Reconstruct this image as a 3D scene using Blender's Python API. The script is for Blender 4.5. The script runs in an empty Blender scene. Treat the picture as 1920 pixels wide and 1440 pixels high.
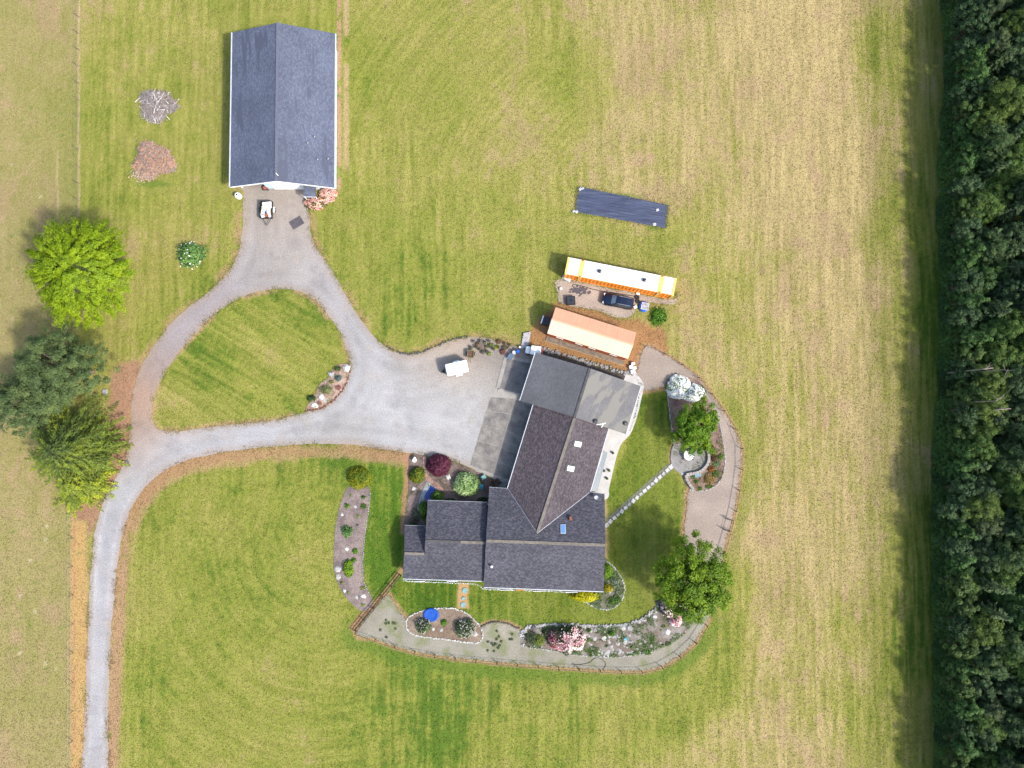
import bpy, math, random
import numpy as np
from mathutils import Vector, Matrix
from mathutils.geometry import delaunay_2d_cdt

# ------------------------------------------------------------------ camera, sky, sun, exposure
SC = bpy.context.scene
FPX, HCAM, TILT = 1280.0, 102.4, math.radians(3.1)
cam_d = bpy.data.cameras.new('camera'); cam = bpy.data.objects.new('camera', cam_d)
SC.collection.objects.link(cam); SC.camera = cam
cam_d.sensor_fit = 'HORIZONTAL'; cam_d.sensor_width = 36.0; cam_d.lens = 36.0*FPX/1920.0
cam_d.clip_start = 1.0; cam_d.clip_end = 9000.0
cam.location = (0, 0, HCAM); cam.rotation_euler = (TILT, 0, 0)

SUN_EL = math.radians(46.0); SUN_H = Vector((0.835, -0.550))      # horizontal direction towards the sun
world = bpy.data.worlds.new('World'); SC.world = world; world.use_nodes = True
wn = world.node_tree.nodes; wn.clear()
wo = wn.new('ShaderNodeOutputWorld'); wb = wn.new('ShaderNodeBackground'); sk = wn.new('ShaderNodeTexSky')
sk.sky_type = 'NISHITA'; sk.sun_disc = False; sk.sun_elevation = SUN_EL
sk.sun_rotation = math.atan2(SUN_H.x, SUN_H.y); sk.air_density = 1.0; sk.dust_density = 2.5; sk.ozone_density = 1.0
wb.inputs['Strength'].default_value = 0.15
world.node_tree.links.new(sk.outputs[0], wb.inputs[0]); world.node_tree.links.new(wb.outputs[0], wo.inputs[0])
sun_d = bpy.data.lights.new('sun', 'SUN'); sun_d.energy = 2.5; sun_d.angle = math.radians(4.5); sun_d.color = (1.0, 0.95, 0.88)
sun = bpy.data.objects.new('sun', sun_d); SC.collection.objects.link(sun); sun.location = (60, -40, 120)
sun.rotation_euler = Vector((-SUN_H.x*math.cos(SUN_EL), -SUN_H.y*math.cos(SUN_EL), -math.sin(SUN_EL))).to_track_quat('-Z', 'Y').to_euler()
SC.view_settings.view_transform = 'Standard'; SC.view_settings.look = 'None'
SC.view_settings.exposure = 1.22; SC.view_settings.gamma = 1.0; SC.view_settings.use_curve_mapping = False
SC.render.engine = 'CYCLES'
SC.cycles.max_bounces = 5; SC.cycles.diffuse_bounces = 2; SC.cycles.glossy_bounces = 2
SC.cycles.transmission_bounces = 2; SC.cycles.transparent_max_bounces = 4
SC.cycles.use_denoising = True; SC.cycles.denoising_prefilter = 'ACCURATE'; SC.cycles.denoising_input_passes = 'RGB_ALBEDO_NORMAL'
SC.cycles.caustics_reflective = False; SC.cycles.caustics_refractive = False

# ------------------------------------------------------------------ helpers: pixels to metres
COL = SC.collection
CT, ST = math.cos(TILT), math.sin(TILT)
def G(px, py, z=0.0):
    """the point at height z that the photograph shows at pixel (px, py)"""
    u, v = (px-960.0)/FPX, (720.0-py)/FPX
    dx, dy, dz = u, v*CT + ST, v*ST - CT
    t = (z-HCAM)/dz
    return Vector((dx*t, dy*t, z))
def GN(p, z=0.0):
    p = np.asarray(p, float)
    u, v = (p[:, 0]-960.0)/FPX, (720.0-p[:, 1])/FPX
    dy, dz = v*CT+ST, v*ST-CT
    t = (z-HCAM)/dz
    return np.stack([u*t, dy*t], 1)
def to_px(x, y, z=0.0):
    yy, zz = y, z-HCAM
    yc = yy*CT + zz*ST; zc = -yy*ST + zz*CT
    return 960+FPX*x/(-zc), 720-FPX*yc/(-zc)

# ------------------------------------------------------------------ helpers: noise
_lat = np.random.RandomState(7).rand(256, 256)
def vnoise(x, y, seed=0):
    x = np.asarray(x, float)+seed*17.31; y = np.asarray(y, float)+seed*9.73
    xi = np.floor(x).astype(int); yi = np.floor(y).astype(int)
    fx = x-xi; fy = y-yi; fx = fx*fx*(3-2*fx); fy = fy*fy*(3-2*fy)
    a = _lat[xi % 256, yi % 256]; b = _lat[(xi+1) % 256, yi % 256]
    c = _lat[xi % 256, (yi+1) % 256]; d = _lat[(xi+1) % 256, (yi+1) % 256]
    return (a*(1-fx)+b*fx)*(1-fy) + (c*(1-fx)+d*fx)*fy
def fbm(x, y, seed=0, oct=4, lac=2.1, gain=0.5):
    s = 0; a = 1; t = 0; f = 1
    for o in range(oct):
        s = s + a*vnoise(x*f, y*f, seed+o*3); t += a; a *= gain; f *= lac
    return s/t
def smooth(a, b, x):
    t = np.clip((x-a)/(b-a), 0, 1); return t*t*(3-2*t)
def inside(pts, poly):
    x, y = pts[:, 0], pts[:, 1]; r = np.zeros(len(pts), bool); n = len(poly)
    j = n-1
    for i in range(n):
        xi, yi = poly[i]; xj, yj = poly[j]
        if yi != yj:
            r ^= ((yi > y) != (yj > y)) & (x < (xj-xi)*(y-yi)/(yj-yi)+xi)
        j = i
    return r
def polydist(pts, poly, closed=True):
    d = np.full(len(pts), 1e9); n = len(poly)
    for i in range(n if closed else n-1):
        a = np.asarray(poly[i]); b = np.asarray(poly[(i+1) % n]); ab = b-a
        L = ab@ab
        if L < 1e-12: continue
        t = np.clip(((pts-a)@ab)/L, 0, 1)
        q = pts-(a+t[:, None]*ab)
        d = np.minimum(d, np.einsum('ij,ij->i', q, q))
    return np.sqrt(d)
def sdf(pts, poly, reach=6.0):
    """signed distance, negative inside; far away it is just `reach`"""
    poly = np.asarray(poly); out = np.full(len(pts), reach)
    lo = poly.min(0)-reach; hi = poly.max(0)+reach
    m = (pts[:, 0] > lo[0]) & (pts[:, 0] < hi[0]) & (pts[:, 1] > lo[1]) & (pts[:, 1] < hi[1])
    q = pts[m]
    if len(q):
        d = np.minimum(polydist(q, poly), 60); s = inside(q, poly); out[m] = np.where(s, -d, d)
    return out
def catmull(p, n=6, closed=True):
    p = np.asarray(p, float); N = len(p); out = []
    for i in range(N if closed else N-1):
        if closed: a, b, c, d = p[i-1], p[i], p[(i+1) % N], p[(i+2) % N]
        else: a, b, c, d = p[max(i-1, 0)], p[i], p[i+1], p[min(i+2, N-1)]
        for k in range(n):
            t = k/n
            out.append(0.5*((2*b)+(-a+c)*t+(2*a-5*b+4*c-d)*t*t+(-a+3*b-3*c+d)*t**3))
    if not closed: out.append(p[-1])
    return np.array(out)
def rough(poly, amp=0.12, freq=0.9, seed=0, step=0.35):
    """resample a closed outline and make it uneven, like the edge of gravel or turf"""
    poly = np.asarray(poly); out = []
    for i in range(len(poly)):
        a, b = poly[i], poly[(i+1) % len(poly)]; L = np.linalg.norm(b-a); k = max(1, int(L/step))
        for j in range(k): out.append(a+(b-a)*j/k)
    o = np.array(out)
    o[:, 0] += (fbm(o[:, 0]*freq, o[:, 1]*freq, seed, 3)-.5)*2*amp
    o[:, 1] += (fbm(o[:, 0]*freq, o[:, 1]*freq, seed+5, 3)-.5)*2*amp
    return o
def resample(path, step):
    path = np.asarray(path); seg = np.linalg.norm(np.diff(path, axis=0), axis=1); s = np.concatenate([[0], np.cumsum(seg)])
    n = max(2, int(round(s[-1]/step))+1); t = np.linspace(0, s[-1], n)
    return np.stack([np.interp(t, s, path[:, 0]), np.interp(t, s, path[:, 1])], 1)

# ------------------------------------------------------------------ helpers: objects
def tag(o, label=None, cat=None, group=None, kind=None):
    if label: o['label'] = label
    if cat: o['category'] = cat
    if group: o['group'] = group
    if kind: o['kind'] = kind
    return o
def thing(name, label, cat, loc=(0, 0, 0), rz=0.0, group=None):
    o = bpy.data.objects.new(name, None); COL.objects.link(o); o.empty_display_size = 0.3
    o.location = loc; o.rotation_euler = (0, 0, rz)
    return tag(o, label, cat, group)
def link(name, me, mat=None, parent=None):
    o = bpy.data.objects.new(name, me); COL.objects.link(o)
    if mat is not None and not me.materials: me.materials.append(mat)
    if parent is not None: o.parent = parent
    return o
def mesh_np(name, v, f, col=None, smoothf=False):
    v = np.ascontiguousarray(v, np.float32); f = np.ascontiguousarray(f, np.int32)
    me = bpy.data.meshes.new(name); n, k = f.shape
    me.vertices.add(len(v)); me.vertices.foreach_set('co', v.ravel())
    me.loops.add(n*k); me.loops.foreach_set('vertex_index', f.ravel())
    me.polygons.add(n); me.polygons.foreach_set('loop_start', np.arange(0, n*k, k, dtype=np.int32))
    try: me.polygons.foreach_set('loop_total', np.full(n, k, np.int32))
    except Exception: pass
    if smoothf: me.polygons.foreach_set('use_smooth', np.ones(n, bool))
    me.update(calc_edges=True)
    if col is not None:
        a = me.color_attributes.new('Col', 'FLOAT_COLOR', 'POINT')
        c = np.ones((len(v), 4), np.float32); c[:, :3] = col
        a.data.foreach_set('color', c.ravel())
    return me
class MB:
    """collects simple solids; build() makes one mesh object"""
    def __init__(s): s.v = []; s.f = []
    def add(s, v, f):
        o = len(s.v); s.v += [tuple(p) for p in v]; s.f += [tuple(i+o for i in q) for q in f]; return s
    def box(s, c, d, rz=0.0, bev=0.0):
        x, y, z = d[0]/2, d[1]/2, d[2]/2; cr, sr = math.cos(rz), math.sin(rz)
        if bev > 0:
            b = min(bev, x*.9, y*.9, z*.9); ring = []
            for zz, ins in ((-z, b), (-z+b, 0), (z-b, 0), (z, b)):
                xx, yy = x-ins, y-ins; k = b*(.6 if ins else 1)
                for (px, py) in ((-xx+k, -yy), (xx-k, -yy), (xx, -yy+k), (xx, yy-k), (xx-k, yy), (-xx+k, yy), (-xx, yy-k), (-xx, -yy+k)):
                    ring.append((c[0]+px*cr-py*sr, c[1]+px*sr+py*cr, c[2]+zz))
            f = [tuple(range(7, -1, -1)), tuple(range(24, 32))]
            for r in range(3):
                for i in range(8): f.append((r*8+i, r*8+(i+1) % 8, (r+1)*8+(i+1) % 8, (r+1)*8+i))
            return s.add(ring, f)
        p = [(-x, -y), (x, -y), (x, y), (-x, y)]
        v = [(c[0]+a*cr-b*sr, c[1]+a*sr+b*cr, c[2]+zz) for zz in (-z, z) for a, b in p]
        return s.add(v, [(3, 2, 1, 0), (4, 5, 6, 7), (0, 1, 5, 4), (1, 2, 6, 5), (2, 3, 7, 6), (3, 0, 4, 7)])
    def tube(s, a, b, r0, r1=None, n=8, cap=True):
        r1 = r0 if r1 is None else r1; a = Vector(a); b = Vector(b); d = (b-a)
        if d.length < 1e-6: return s
        d.normalize(); u = d.cross(Vector((0, 0, 1)) if abs(d.z) < .95 else Vector((1, 0, 0))).normalized(); w = d.cross(u)
        v = []
        for c, r in ((a, r0), (b, r1)):
            for i in range(n):
                t = 2*math.pi*i/n; v.append(c+(u*math.cos(t)+w*math.sin(t))*r)
        f = [(i, i+n, (i+1) % n+n, (i+1) % n) for i in range(n)]
        if cap: f += [tuple(range(n)), tuple(range(2*n-1, n-1, -1))]
        return s.add(v, f)
    def lathe(s, c, prof, n=16, sx=1.0, sy=1.0):
        v = []; f = []
        for r, z in prof:
            for i in range(n):
                t = 2*math.pi*i/n; v.append((c[0]+r*sx*math.cos(t), c[1]+r*sy*math.sin(t), c[2]+z))
        for k in range(len(prof)-1):
            for i in range(n): f.append((k*n+i, k*n+(i+1) % n, (k+1)*n+(i+1) % n, (k+1)*n+i))
        f.append(tuple(range(n-1, -1, -1))); f.append(tuple(range((len(prof)-1)*n, len(prof)*n)))
        return s.add(v, f)
    def slab(s, poly, t=0.12):
        """polygon of 3-D points with a thickness downwards"""
        n = len(poly); v = [tuple(p) for p in poly]+[(p[0], p[1], p[2]-t) for p in poly]
        ar = sum(poly[i][0]*poly[(i+1) % n][1]-poly[(i+1) % n][0]*poly[i][1] for i in range(n))
        if ar < 0:
            v = [tuple(p) for p in reversed(poly)]+[(p[0], p[1], p[2]-t) for p in reversed(poly)]
        return s.add(v, [tuple(range(n)), tuple(range(2*n-1, n-1, -1))]+[(i, i+n, (i+1) % n+n, (i+1) % n) for i in range(n)])
    def walls(s, poly, z0, z1, t=0.0):
        n = len(poly)
        zt = z1 if hasattr(z1, '__len__') else [z1]*n
        v = [(p[0], p[1], z0) for p in poly]+[(p[0], p[1], zt[i]) for i, p in enumerate(poly)]
        return s.add(v, [(i, (i+1) % n, (i+1) % n+n, i+n) for i in range(n)])
    def rock(s, c, r, rng, sq=0.6):
        v = []; f = []; n = 6
        for k, (rr, zz) in enumerate(((.75, -.2), (1.0, .25), (.55, .8))):
            for i in range(n):
                t = 2*math.pi*(i+rng.random()*.5)/n; q = r*rr*(.75+.5*rng.random())
                v.append((c[0]+q*math.cos(t), c[1]+q*math.sin(t), c[2]+zz*r*sq*(.85+.3*rng.random())))
        for k in range(2):
            for i in range(n): f.append((k*n+i, k*n+(i+1) % n, (k+1)*n+(i+1) % n, (k+1)*n+i))
        f.append(tuple(range(2*n, 3*n)))
        return s.add(v, f)
    def build(s, name, mat, parent=None, smoothf=False):
        me = bpy.data.meshes.new(name); me.from_pydata(s.v, [], s.f); me.update()
        if smoothf: me.polygons.foreach_set('use_smooth', np.ones(len(me.polygons), bool))
        return link(name, me, mat, parent)

# ------------------------------------------------------------------ materials
def new_mat(name):
    m = bpy.data.materials.new(name); m.use_nodes = True; nt = m.node_tree; nt.nodes.clear()
    out = nt.nodes.new('ShaderNodeOutputMaterial'); b = nt.nodes.new('ShaderNodeBsdfPrincipled')
    nt.links.new(b.outputs[0], out.inputs[0]); return m, nt, b, out
def mat(name, col, rough_=0.7, metal=0.0, spec=0.3, var=0.0, vscale=3.0, bump=0.0, bscale=20.0, col2=None, stretch=None, speck=0.0, sscale=12.0):
    """plain procedural material: base colour with noise variation, fine speckle and bump"""
    m, nt, b, out = new_mat(name); N = nt.nodes; L = nt.links
    b.inputs['Roughness'].default_value = rough_; b.inputs['Metallic'].default_value = metal; b.inputs['Specular IOR Level'].default_value = spec
    tc = N.new('ShaderNodeTexCoord'); vec = tc.outputs['Object']
    if stretch:
        mp = N.new('ShaderNodeMapping'); mp.inputs['Scale'].default_value = stretch[:3]
        if len(stretch) > 3: mp.inputs['Rotation'].default_value = (0, 0, stretch[3])
        L.new(vec, mp.inputs[0]); vec = mp.outputs[0]
    cur = None
    c1 = tuple(col)+(1,); c2 = tuple(col2)+(1,) if col2 else tuple(min(1, c*(1-var)) for c in col)+(1,)
    if var > 0 or col2:
        n1 = N.new('ShaderNodeTexNoise'); n1.inputs['Scale'].default_value = vscale; n1.inputs['Detail'].default_value = 5.0
        L.new(vec, n1.inputs['Vector'])
        r = N.new('ShaderNodeValToRGB'); r.color_ramp.elements[0].position = .35; r.color_ramp.elements[1].position = .65
        r.color_ramp.elements[0].color = c1; r.color_ramp.elements[1].color = c2
        L.new(n1.outputs[0], r.inputs[0]); cur = r.outputs[0]
    if speck > 0:
        n2 = N.new('ShaderNodeTexNoise'); n2.inputs['Scale'].default_value = sscale; n2.inputs['Detail'].default_value = 2.0
        L.new(tc.outputs['Object'], n2.inputs['Vector'])
        mr = N.new('ShaderNodeMapRange'); mr.inputs[1].default_value = .3; mr.inputs[2].default_value = .7
        mr.inputs[3].default_value = 1-speck; mr.inputs[4].default_value = 1+speck; L.new(n2.outputs[0], mr.inputs[0])
        mx = N.new('ShaderNodeVectorMath'); mx.operation = 'SCALE'
        if cur is None: mx.inputs[0].default_value = col
        else: L.new(cur, mx.inputs[0])
        L.new(mr.outputs[0], mx.inputs['Scale']); cur = mx.outputs[0]
    if cur is None: b.inputs['Base Color'].default_value = c1
    else: L.new(cur, b.inputs['Base Color'])
    if bump > 0:
        n3 = N.new('ShaderNodeTexNoise'); n3.inputs['Scale'].default_value = bscale; n3.inputs['Detail'].default_value = 4.0
        L.new(tc.outputs['Object'], n3.inputs['Vector'])
        bp = N.new('ShaderNodeBump'); bp.inputs['Strength'].default_value = bump; bp.inputs['Distance'].default_value = 0.05
        L.new(n3.outputs[0], bp.inputs['Height']); L.new(bp.outputs[0], b.inputs['Normal'])
    return m
def attr_mat(name, rough_=0.9, speck=0.3, sscale=4.0, bump=0.6, bscale=5.0, bdist=0.08, spec=0.2):
    """colour from the vertex attribute, broken up by fine grain and relief"""
    m, nt, b, out = new_mat(name); N = nt.nodes; L = nt.links
    b.inputs['Roughness'].default_value = rough_; b.inputs['Specular IOR Level'].default_value = spec
    a = N.new('ShaderNodeAttribute'); a.attribute_name = 'Col'; tc = N.new('ShaderNodeTexCoord')
    n2 = N.new('ShaderNodeTexNoise'); n2.inputs['Scale'].default_value = sscale; n2.inputs['Detail'].default_value = 6.0; n2.inputs['Roughness'].default_value = .7
    L.new(tc.outputs['Object'], n2.inputs['Vector'])
    mr = N.new('ShaderNodeMapRange'); mr.inputs[1].default_value = .25; mr.inputs[2].default_value = .75
    mr.inputs[3].default_value = 1-speck; mr.inputs[4].default_value = 1+speck; L.new(n2.outputs[0], mr.inputs[0])
    mx = N.new('ShaderNodeVectorMath'); mx.operation = 'SCALE'; L.new(a.outputs['Color'], mx.inputs[0]); L.new(mr.outputs[0], mx.inputs['Scale'])
    L.new(mx.outputs[0], b.inputs['Base Color'])
    if bump > 0:
        n3 = N.new('ShaderNodeTexNoise'); n3.inputs['Scale'].default_value = bscale; n3.inputs['Detail'].default_value = 5.0
        L.new(tc.outputs['Object'], n3.inputs['Vector'])
        bp = N.new('ShaderNodeBump'); bp.inputs['Strength'].default_value = bump; bp.inputs['Distance'].default_value = bdist
        L.new(n3.outputs[0], bp.inputs['Height']); L.new(bp.outputs[0], b.inputs['Normal'])
    return m
def leaf_mat(name, trans=0.3):
    m, nt, b, out = new_mat(name); N = nt.nodes; L = nt.links
    a = N.new('ShaderNodeAttribute'); a.attribute_name = 'Col'
    b.inputs['Roughness'].default_value = 0.6; b.inputs['Specular IOR Level'].default_value = 0.25
    L.new(a.outputs['Color'], b.inputs['Base Color'])
    t = N.new('ShaderNodeBsdfTranslucent'); L.new(a.outputs['Color'], t.inputs[0])
    mx = N.new('ShaderNodeMixShader'); mx.inputs[0].default_value = trans
    L.new(b.outputs[0], mx.inputs[1]); L.new(t.outputs[0], mx.inputs[2]); L.new(mx.outputs[0], out.inputs[0])
    return m
def shingle_mat(name, cols, rz=0.0, spec=0.25, scale=7.0, streak=None):
    """asphalt shingles: every tab its own tone in offset courses, with weathering over the whole slope"""
    m, nt, b, out = new_mat(name); N = nt.nodes; L = nt.links
    b.inputs['Roughness'].default_value = 0.75; b.inputs['Specular IOR Level'].default_value = spec
    tc = N.new('ShaderNodeTexCoord'); mp = N.new('ShaderNodeMapping'); mp.inputs['Rotation'].default_value = (0, 0, -rz)
    L.new(tc.outputs['Object'], mp.inputs[0])
    br = N.new('ShaderNodeTexBrick'); br.inputs['Scale'].default_value = 1.0
    br.inputs['Brick Width'].default_value = .30; br.inputs['Row Height'].default_value = .15; br.inputs['Mortar Size'].default_value = .006
    br.inputs['Color1'].default_value = (0, 0, 0, 1); br.inputs['Color2'].default_value = (1, 1, 1, 1); br.inputs['Mortar'].default_value = (.1, .1, .1, 1)
    br.offset = .37; br.offset_frequency = 2
    L.new(mp.outputs[0], br.inputs['Vector'])
    n = N.new('ShaderNodeTexNoise'); n.inputs['Scale'].default_value = scale; n.inputs['Detail'].default_value = 4.0; n.inputs['Roughness'].default_value = .75
    L.new(mp.outputs[0], n.inputs['Vector'])
    ad = N.new('ShaderNodeMath'); ad.operation = 'MULTIPLY_ADD'; L.new(br.outputs['Color'], ad.inputs[0]); ad.inputs[1].default_value = .30
    L.new(n.outputs[0], ad.inputs[2])
    r = N.new('ShaderNodeValToRGB'); e = r.color_ramp.elements
    e[0].position = .34; e[1].position = .95; e[0].color = tuple(cols[0])+(1,); e[1].color = tuple(cols[-1])+(1,)
    if len(cols) > 2:
        k = r.color_ramp.elements.new(.62); k.color = tuple(cols[1])+(1,)
    L.new(ad.outputs[0], r.inputs[0]); cur = r.outputs[0]
    w = N.new('ShaderNodeTexNoise'); w.inputs['Scale'].default_value = .22; w.inputs['Detail'].default_value = 4.0; L.new(mp.outputs[0], w.inputs['Vector'])
    wr = N.new('ShaderNodeMapRange'); wr.inputs[1].default_value = .3; wr.inputs[2].default_value = .7; wr.inputs[3].default_value = .86; wr.inputs[4].default_value = 1.14
    L.new(w.outputs[0], wr.inputs[0])
    sc_ = N.new('ShaderNodeVectorMath'); sc_.operation = 'SCALE'; L.new(cur, sc_.inputs[0]); L.new(wr.outputs[0], sc_.inputs['Scale']); cur = sc_.outputs[0]
    if streak:   # broad drying marks running over the slope: (colour, frequency, rotation, threshold)
        sm = N.new('ShaderNodeMapping'); sm.vector_type = 'TEXTURE'; sm.inputs['Rotation'].default_value = (0, 0, streak[2]); sm.inputs['Scale'].default_value = (1/streak[1][0], 1/streak[1][1], 1)
        L.new(tc.outputs['Object'], sm.inputs[0])
        sn = N.new('ShaderNodeTexNoise'); sn.inputs['Scale'].default_value = 1.0; sn.inputs['Detail'].default_value = 5.0; sn.inputs['Roughness'].default_value = .55
        L.new(sm.outputs[0], sn.inputs['Vector'])
        sr = N.new('ShaderNodeMapRange'); sr.inputs[1].default_value = streak[3]; sr.inputs[2].default_value = streak[3]+.035; L.new(sn.outputs[0], sr.inputs[0])
        mm = N.new('ShaderNodeMix'); mm.data_type = 'RGBA'; L.new(sr.outputs[0], mm.inputs[0]); L.new(cur, mm.inputs[6]); mm.inputs[7].default_value = tuple(streak[0])+(1,)
        cur = mm.outputs[2]
    L.new(cur, b.inputs['Base Color'])
    bp = N.new('ShaderNodeBump'); bp.inputs['Strength'].default_value = .5; bp.inputs['Distance'].default_value = .02
    L.new(ad.outputs[0], bp.inputs['Height']); L.new(bp.outputs[0], b.inputs['Normal'])
    return m

M = {}
M['ground'] = attr_mat('grass_ground', .95, .30, 4.5, .9, 5.0, .12, .1)
M['gravel'] = attr_mat('gravel', .92, .34, 5.0, .6, 7.0, .05, .2)
M['mulch'] = attr_mat('mulch', .95, .45, 3.5, .9, 5.0, .10, .1)
M['leaf'] = leaf_mat('leaf'); M['needle'] = leaf_mat('needle', .12); M['petal'] = leaf_mat('petal', .25)
M['bark'] = mat('bark', (.16, .12, .09), .9, var=.5, vscale=4, bump=.6, bscale=9)
M['palebark'] = mat('pale_bark', (.42, .40, .37), .85, var=.4, vscale=5, bump=.4)
M['twig'] = mat('dry_twigs', (.30, .25, .21), .9, var=.5, vscale=2)
M['wood'] = mat('weathered_wood', (.20, .16, .12), .85, var=.45, vscale=2.5, bump=.3)
M['darkwood'] = mat('dark_wood', (.055, .048, .042), .8, var=.4, vscale=3)
M['cedar'] = mat('cedar_board', (.36, .25, .15), .8, var=.35, vscale=3)
M['wire'] = mat('fence_wire', (.16, .15, .14), .5, metal=.7)
M['white'] = mat('white_paint', (.80, .80, .78), .5, var=.12, vscale=1.5)
M['gutter'] = mat('gutter_metal', (.50, .52, .54), .4, metal=.2, var=.15, vscale=2)
M['siding'] = mat('blue_siding', (.52, .66, .80), .6, var=.10, vscale=1.2)
M['housewall'] = mat('grey_siding', (.36, .37, .36), .65, var=.12, vscale=1.2)
M['glass'] = mat('window_glass', (.03, .045, .06), .08, spec=.6)
M['skyglass'] = mat('skylight_glass', (.62, .68, .74), .12, spec=.7)
M['bluedome'] = mat('skylight_blue', (.10, .22, .42), .12, spec=.7)
M['concrete'] = mat('apron_concrete', (.205, .188, .166), .85, col2=(.110, .103, .096), vscale=.7, bump=.3, bscale=25, speck=.18, sscale=6)
M['concrete_old'] = mat('old_apron_concrete', (.175, .164, .153), .85, col2=(.098, .092, .090), vscale=.5, bump=.3, bscale=25, speck=.18, sscale=6)
M['concrete_curb'] = mat('curb_concrete', (.29, .27, .24), .85, var=.25, vscale=1.2, speck=.12)
M['patio'] = mat('pale_patio_concrete', (.42, .405, .38), .8, var=.15, vscale=.8, speck=.1, sscale=9)
M['patio_dark'] = mat('grey_patio_concrete', (.22, .21, .20), .85, var=.25, vscale=.9, bump=.2, speck=.12)
M['stone'] = mat('grey_stone', (.30, .29, .28), .9, var=.5, vscale=5, bump=.6, bscale=8)
M['palestone'] = mat('pale_stone', (.36, .35, .33), .88, var=.35, vscale=3, bump=.5, bscale=9)
M['whitestone'] = mat('white_stone', (.50, .50, .47), .85, var=.35, vscale=6, bump=.4)
M['darkstone'] = mat('dark_stone', (.10, .095, .09), .9, var=.5, vscale=5, bump=.6)
M['redbrick'] = mat('red_brick', (.27, .12, .09), .9, var=.4, vscale=6)
M['black'] = mat('black_rubber', (.02, .02, .022), .7)
M['rubbermat'] = mat('grey_rubber_mat', (.085, .075, .085), .85, var=.3, vscale=2, speck=.2)
M['metal'] = mat('galvanised', (.45, .46, .48), .4, metal=.8, var=.2)
M['darkmetal'] = mat('dark_metal', (.05, .05, .055), .45, metal=.6)
M['rust'] = mat('rusty_steel', (.30, .10, .06), .8, var=.5, vscale=4)
M['teal'] = mat('teal_plastic', (.03, .25, .30), .45, var=.3, vscale=4)
M['tealmetal'] = mat('verdigris', (.16, .33, .33), .7, var=.3, vscale=6)
M['blue'] = mat('blue_plastic', (.02, .10, .42), .4, var=.25, vscale=5)
M['bluetarp'] = mat('blue_tarp', (.006, .07, .36), .55, var=.25, vscale=2.5, bump=.6, bscale=5)
M['pond'] = mat('blue_pond_liner', (.006, .035, .24), .25, var=.4, vscale=1.5, spec=.5)
M['cream'] = mat('cream_board', (.72, .66, .52), .8, var=.2, vscale=3)
M['terracotta'] = mat('terracotta', (.40, .16, .09), .85, var=.3)

# ------------------------------------------------------------------ outlines of the ground regions (photo pixels)
DRIVE_O = [(150, 1500), (158, 1380), (162, 1260), (164, 1200), (168, 1120), (172, 1050), (178, 1000), (190, 950), (208, 910), (228, 878), (238, 850), (243, 820), (246, 790), (247, 760),
  (252, 722), (264, 690), (287, 650), (322, 605), (362, 570), (400, 540), (424, 515), (440, 490), (450, 460), (455, 430), (456, 400), (457, 365), (462, 340),
  (570, 340), (576, 380), (580, 400), (582, 430), (588, 452), (602, 478), (625, 512), (646, 550), (670, 590), (700, 630), (728, 653), (745, 661), (770, 665), (800, 657),
  (840, 640), (870, 633), (905, 632), (940, 641), (975, 652), (1012, 668), (1000, 700), (975, 745), (940, 800), (915, 885), (884, 878), (858, 867), (838, 861), (800, 855),
  (775, 850), (740, 845), (700, 839), (650, 833), (600, 832), (550, 834), (500, 838), (450, 843), (400, 851), (350, 863), (310, 881), (280, 906), (256, 936), (239, 970),
  (228, 1010), (220, 1060), (214, 1120), (209, 1180), (205, 1260), (203, 1380), (200, 1500)]
DRIVE_I = [(284, 780), (290, 742), (306, 705), (330, 668), (360, 632), (400, 592), (440, 563), (480, 548), (525, 541), (560, 546), (590, 561), (615, 590), (635, 620), (648, 650), (655, 676),
  (653, 700), (641, 731), (616, 757), (590, 768), (560, 776), (510, 788), (450, 795), (400, 800), (350, 807), (312, 808), (292, 802)]
YARD_PATH = [(1209, 650), (1240, 661), (1275, 682), (1305, 705), (1330, 735), (1355, 770), (1375, 802), (1387, 832), (1390, 862), (1386, 900), (1379, 945), (1369, 988), (1358, 1024),
  (1352, 1070), (1344, 1120), (1326, 1165), (1309, 1195), (1284, 1222), (1240, 1249), (1195, 1258), (1130, 1256), (1050, 1251), (950, 1243), (850, 1233), (780, 1222), (735, 1209), (700, 1197), (668, 1185),
  (722, 1118), (738, 1130), (753, 1150), (765, 1162), (800, 1178), (890, 1180), (912, 1170), (930, 1167), (952, 1170), (972, 1179), (1010, 1195), (1200, 1195), (1262, 1160), (1285, 1110), (1290, 1060), (1282, 1010),
  (1287, 960), (1292, 918), (1325, 900), (1335, 850), (1322, 790), (1300, 742), (1256, 725), (1207, 733), (1203, 720), (1193, 703)]
PAD = [(1050, 522), (1180, 548), (1262, 562), (1270, 545), (1272, 556), (1262, 572), (1215, 566), (1192, 572), (1188, 590), (1165, 597), (1110, 580), (1052, 570), (1046, 548)]
DIRT = [(1044, 566), (1090, 572), (1160, 595), (1200, 604), (1240, 620), (1252, 650), (1240, 668), (1210, 650), (1196, 690), (1184, 702), (1100, 680), (1012, 656), (990, 640), (1000, 610), (1022, 590), (1035, 570)]
DIRT2 = [(215, 690), (262, 680), (256, 720), (250, 780), (246, 820), (262, 860), (225, 890), (200, 930), (178, 985), (168, 1000), (160, 975), (140, 970), (150, 930), (200, 860), (205, 760)]
BED_LEFT = [(662, 912), (680, 905), (694, 918), (692, 950), (688, 985), (682, 1020), (680, 1060), (682, 1090), (690, 1105), (698, 1125), (695, 1138), (680, 1146), (664, 1136), (645, 1115), (632, 1090), (626, 1060), (627, 1010), (632, 970), (642, 935), (650, 915)]
BED_ENTRY = [(770, 850), (800, 856), (838, 862), (858, 868), (884, 880), (905, 888), (935, 905), (960, 920), (925, 950), (800, 945), (797, 1000), (760, 1000), (757, 985), (765, 930), (766, 880)]
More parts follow.
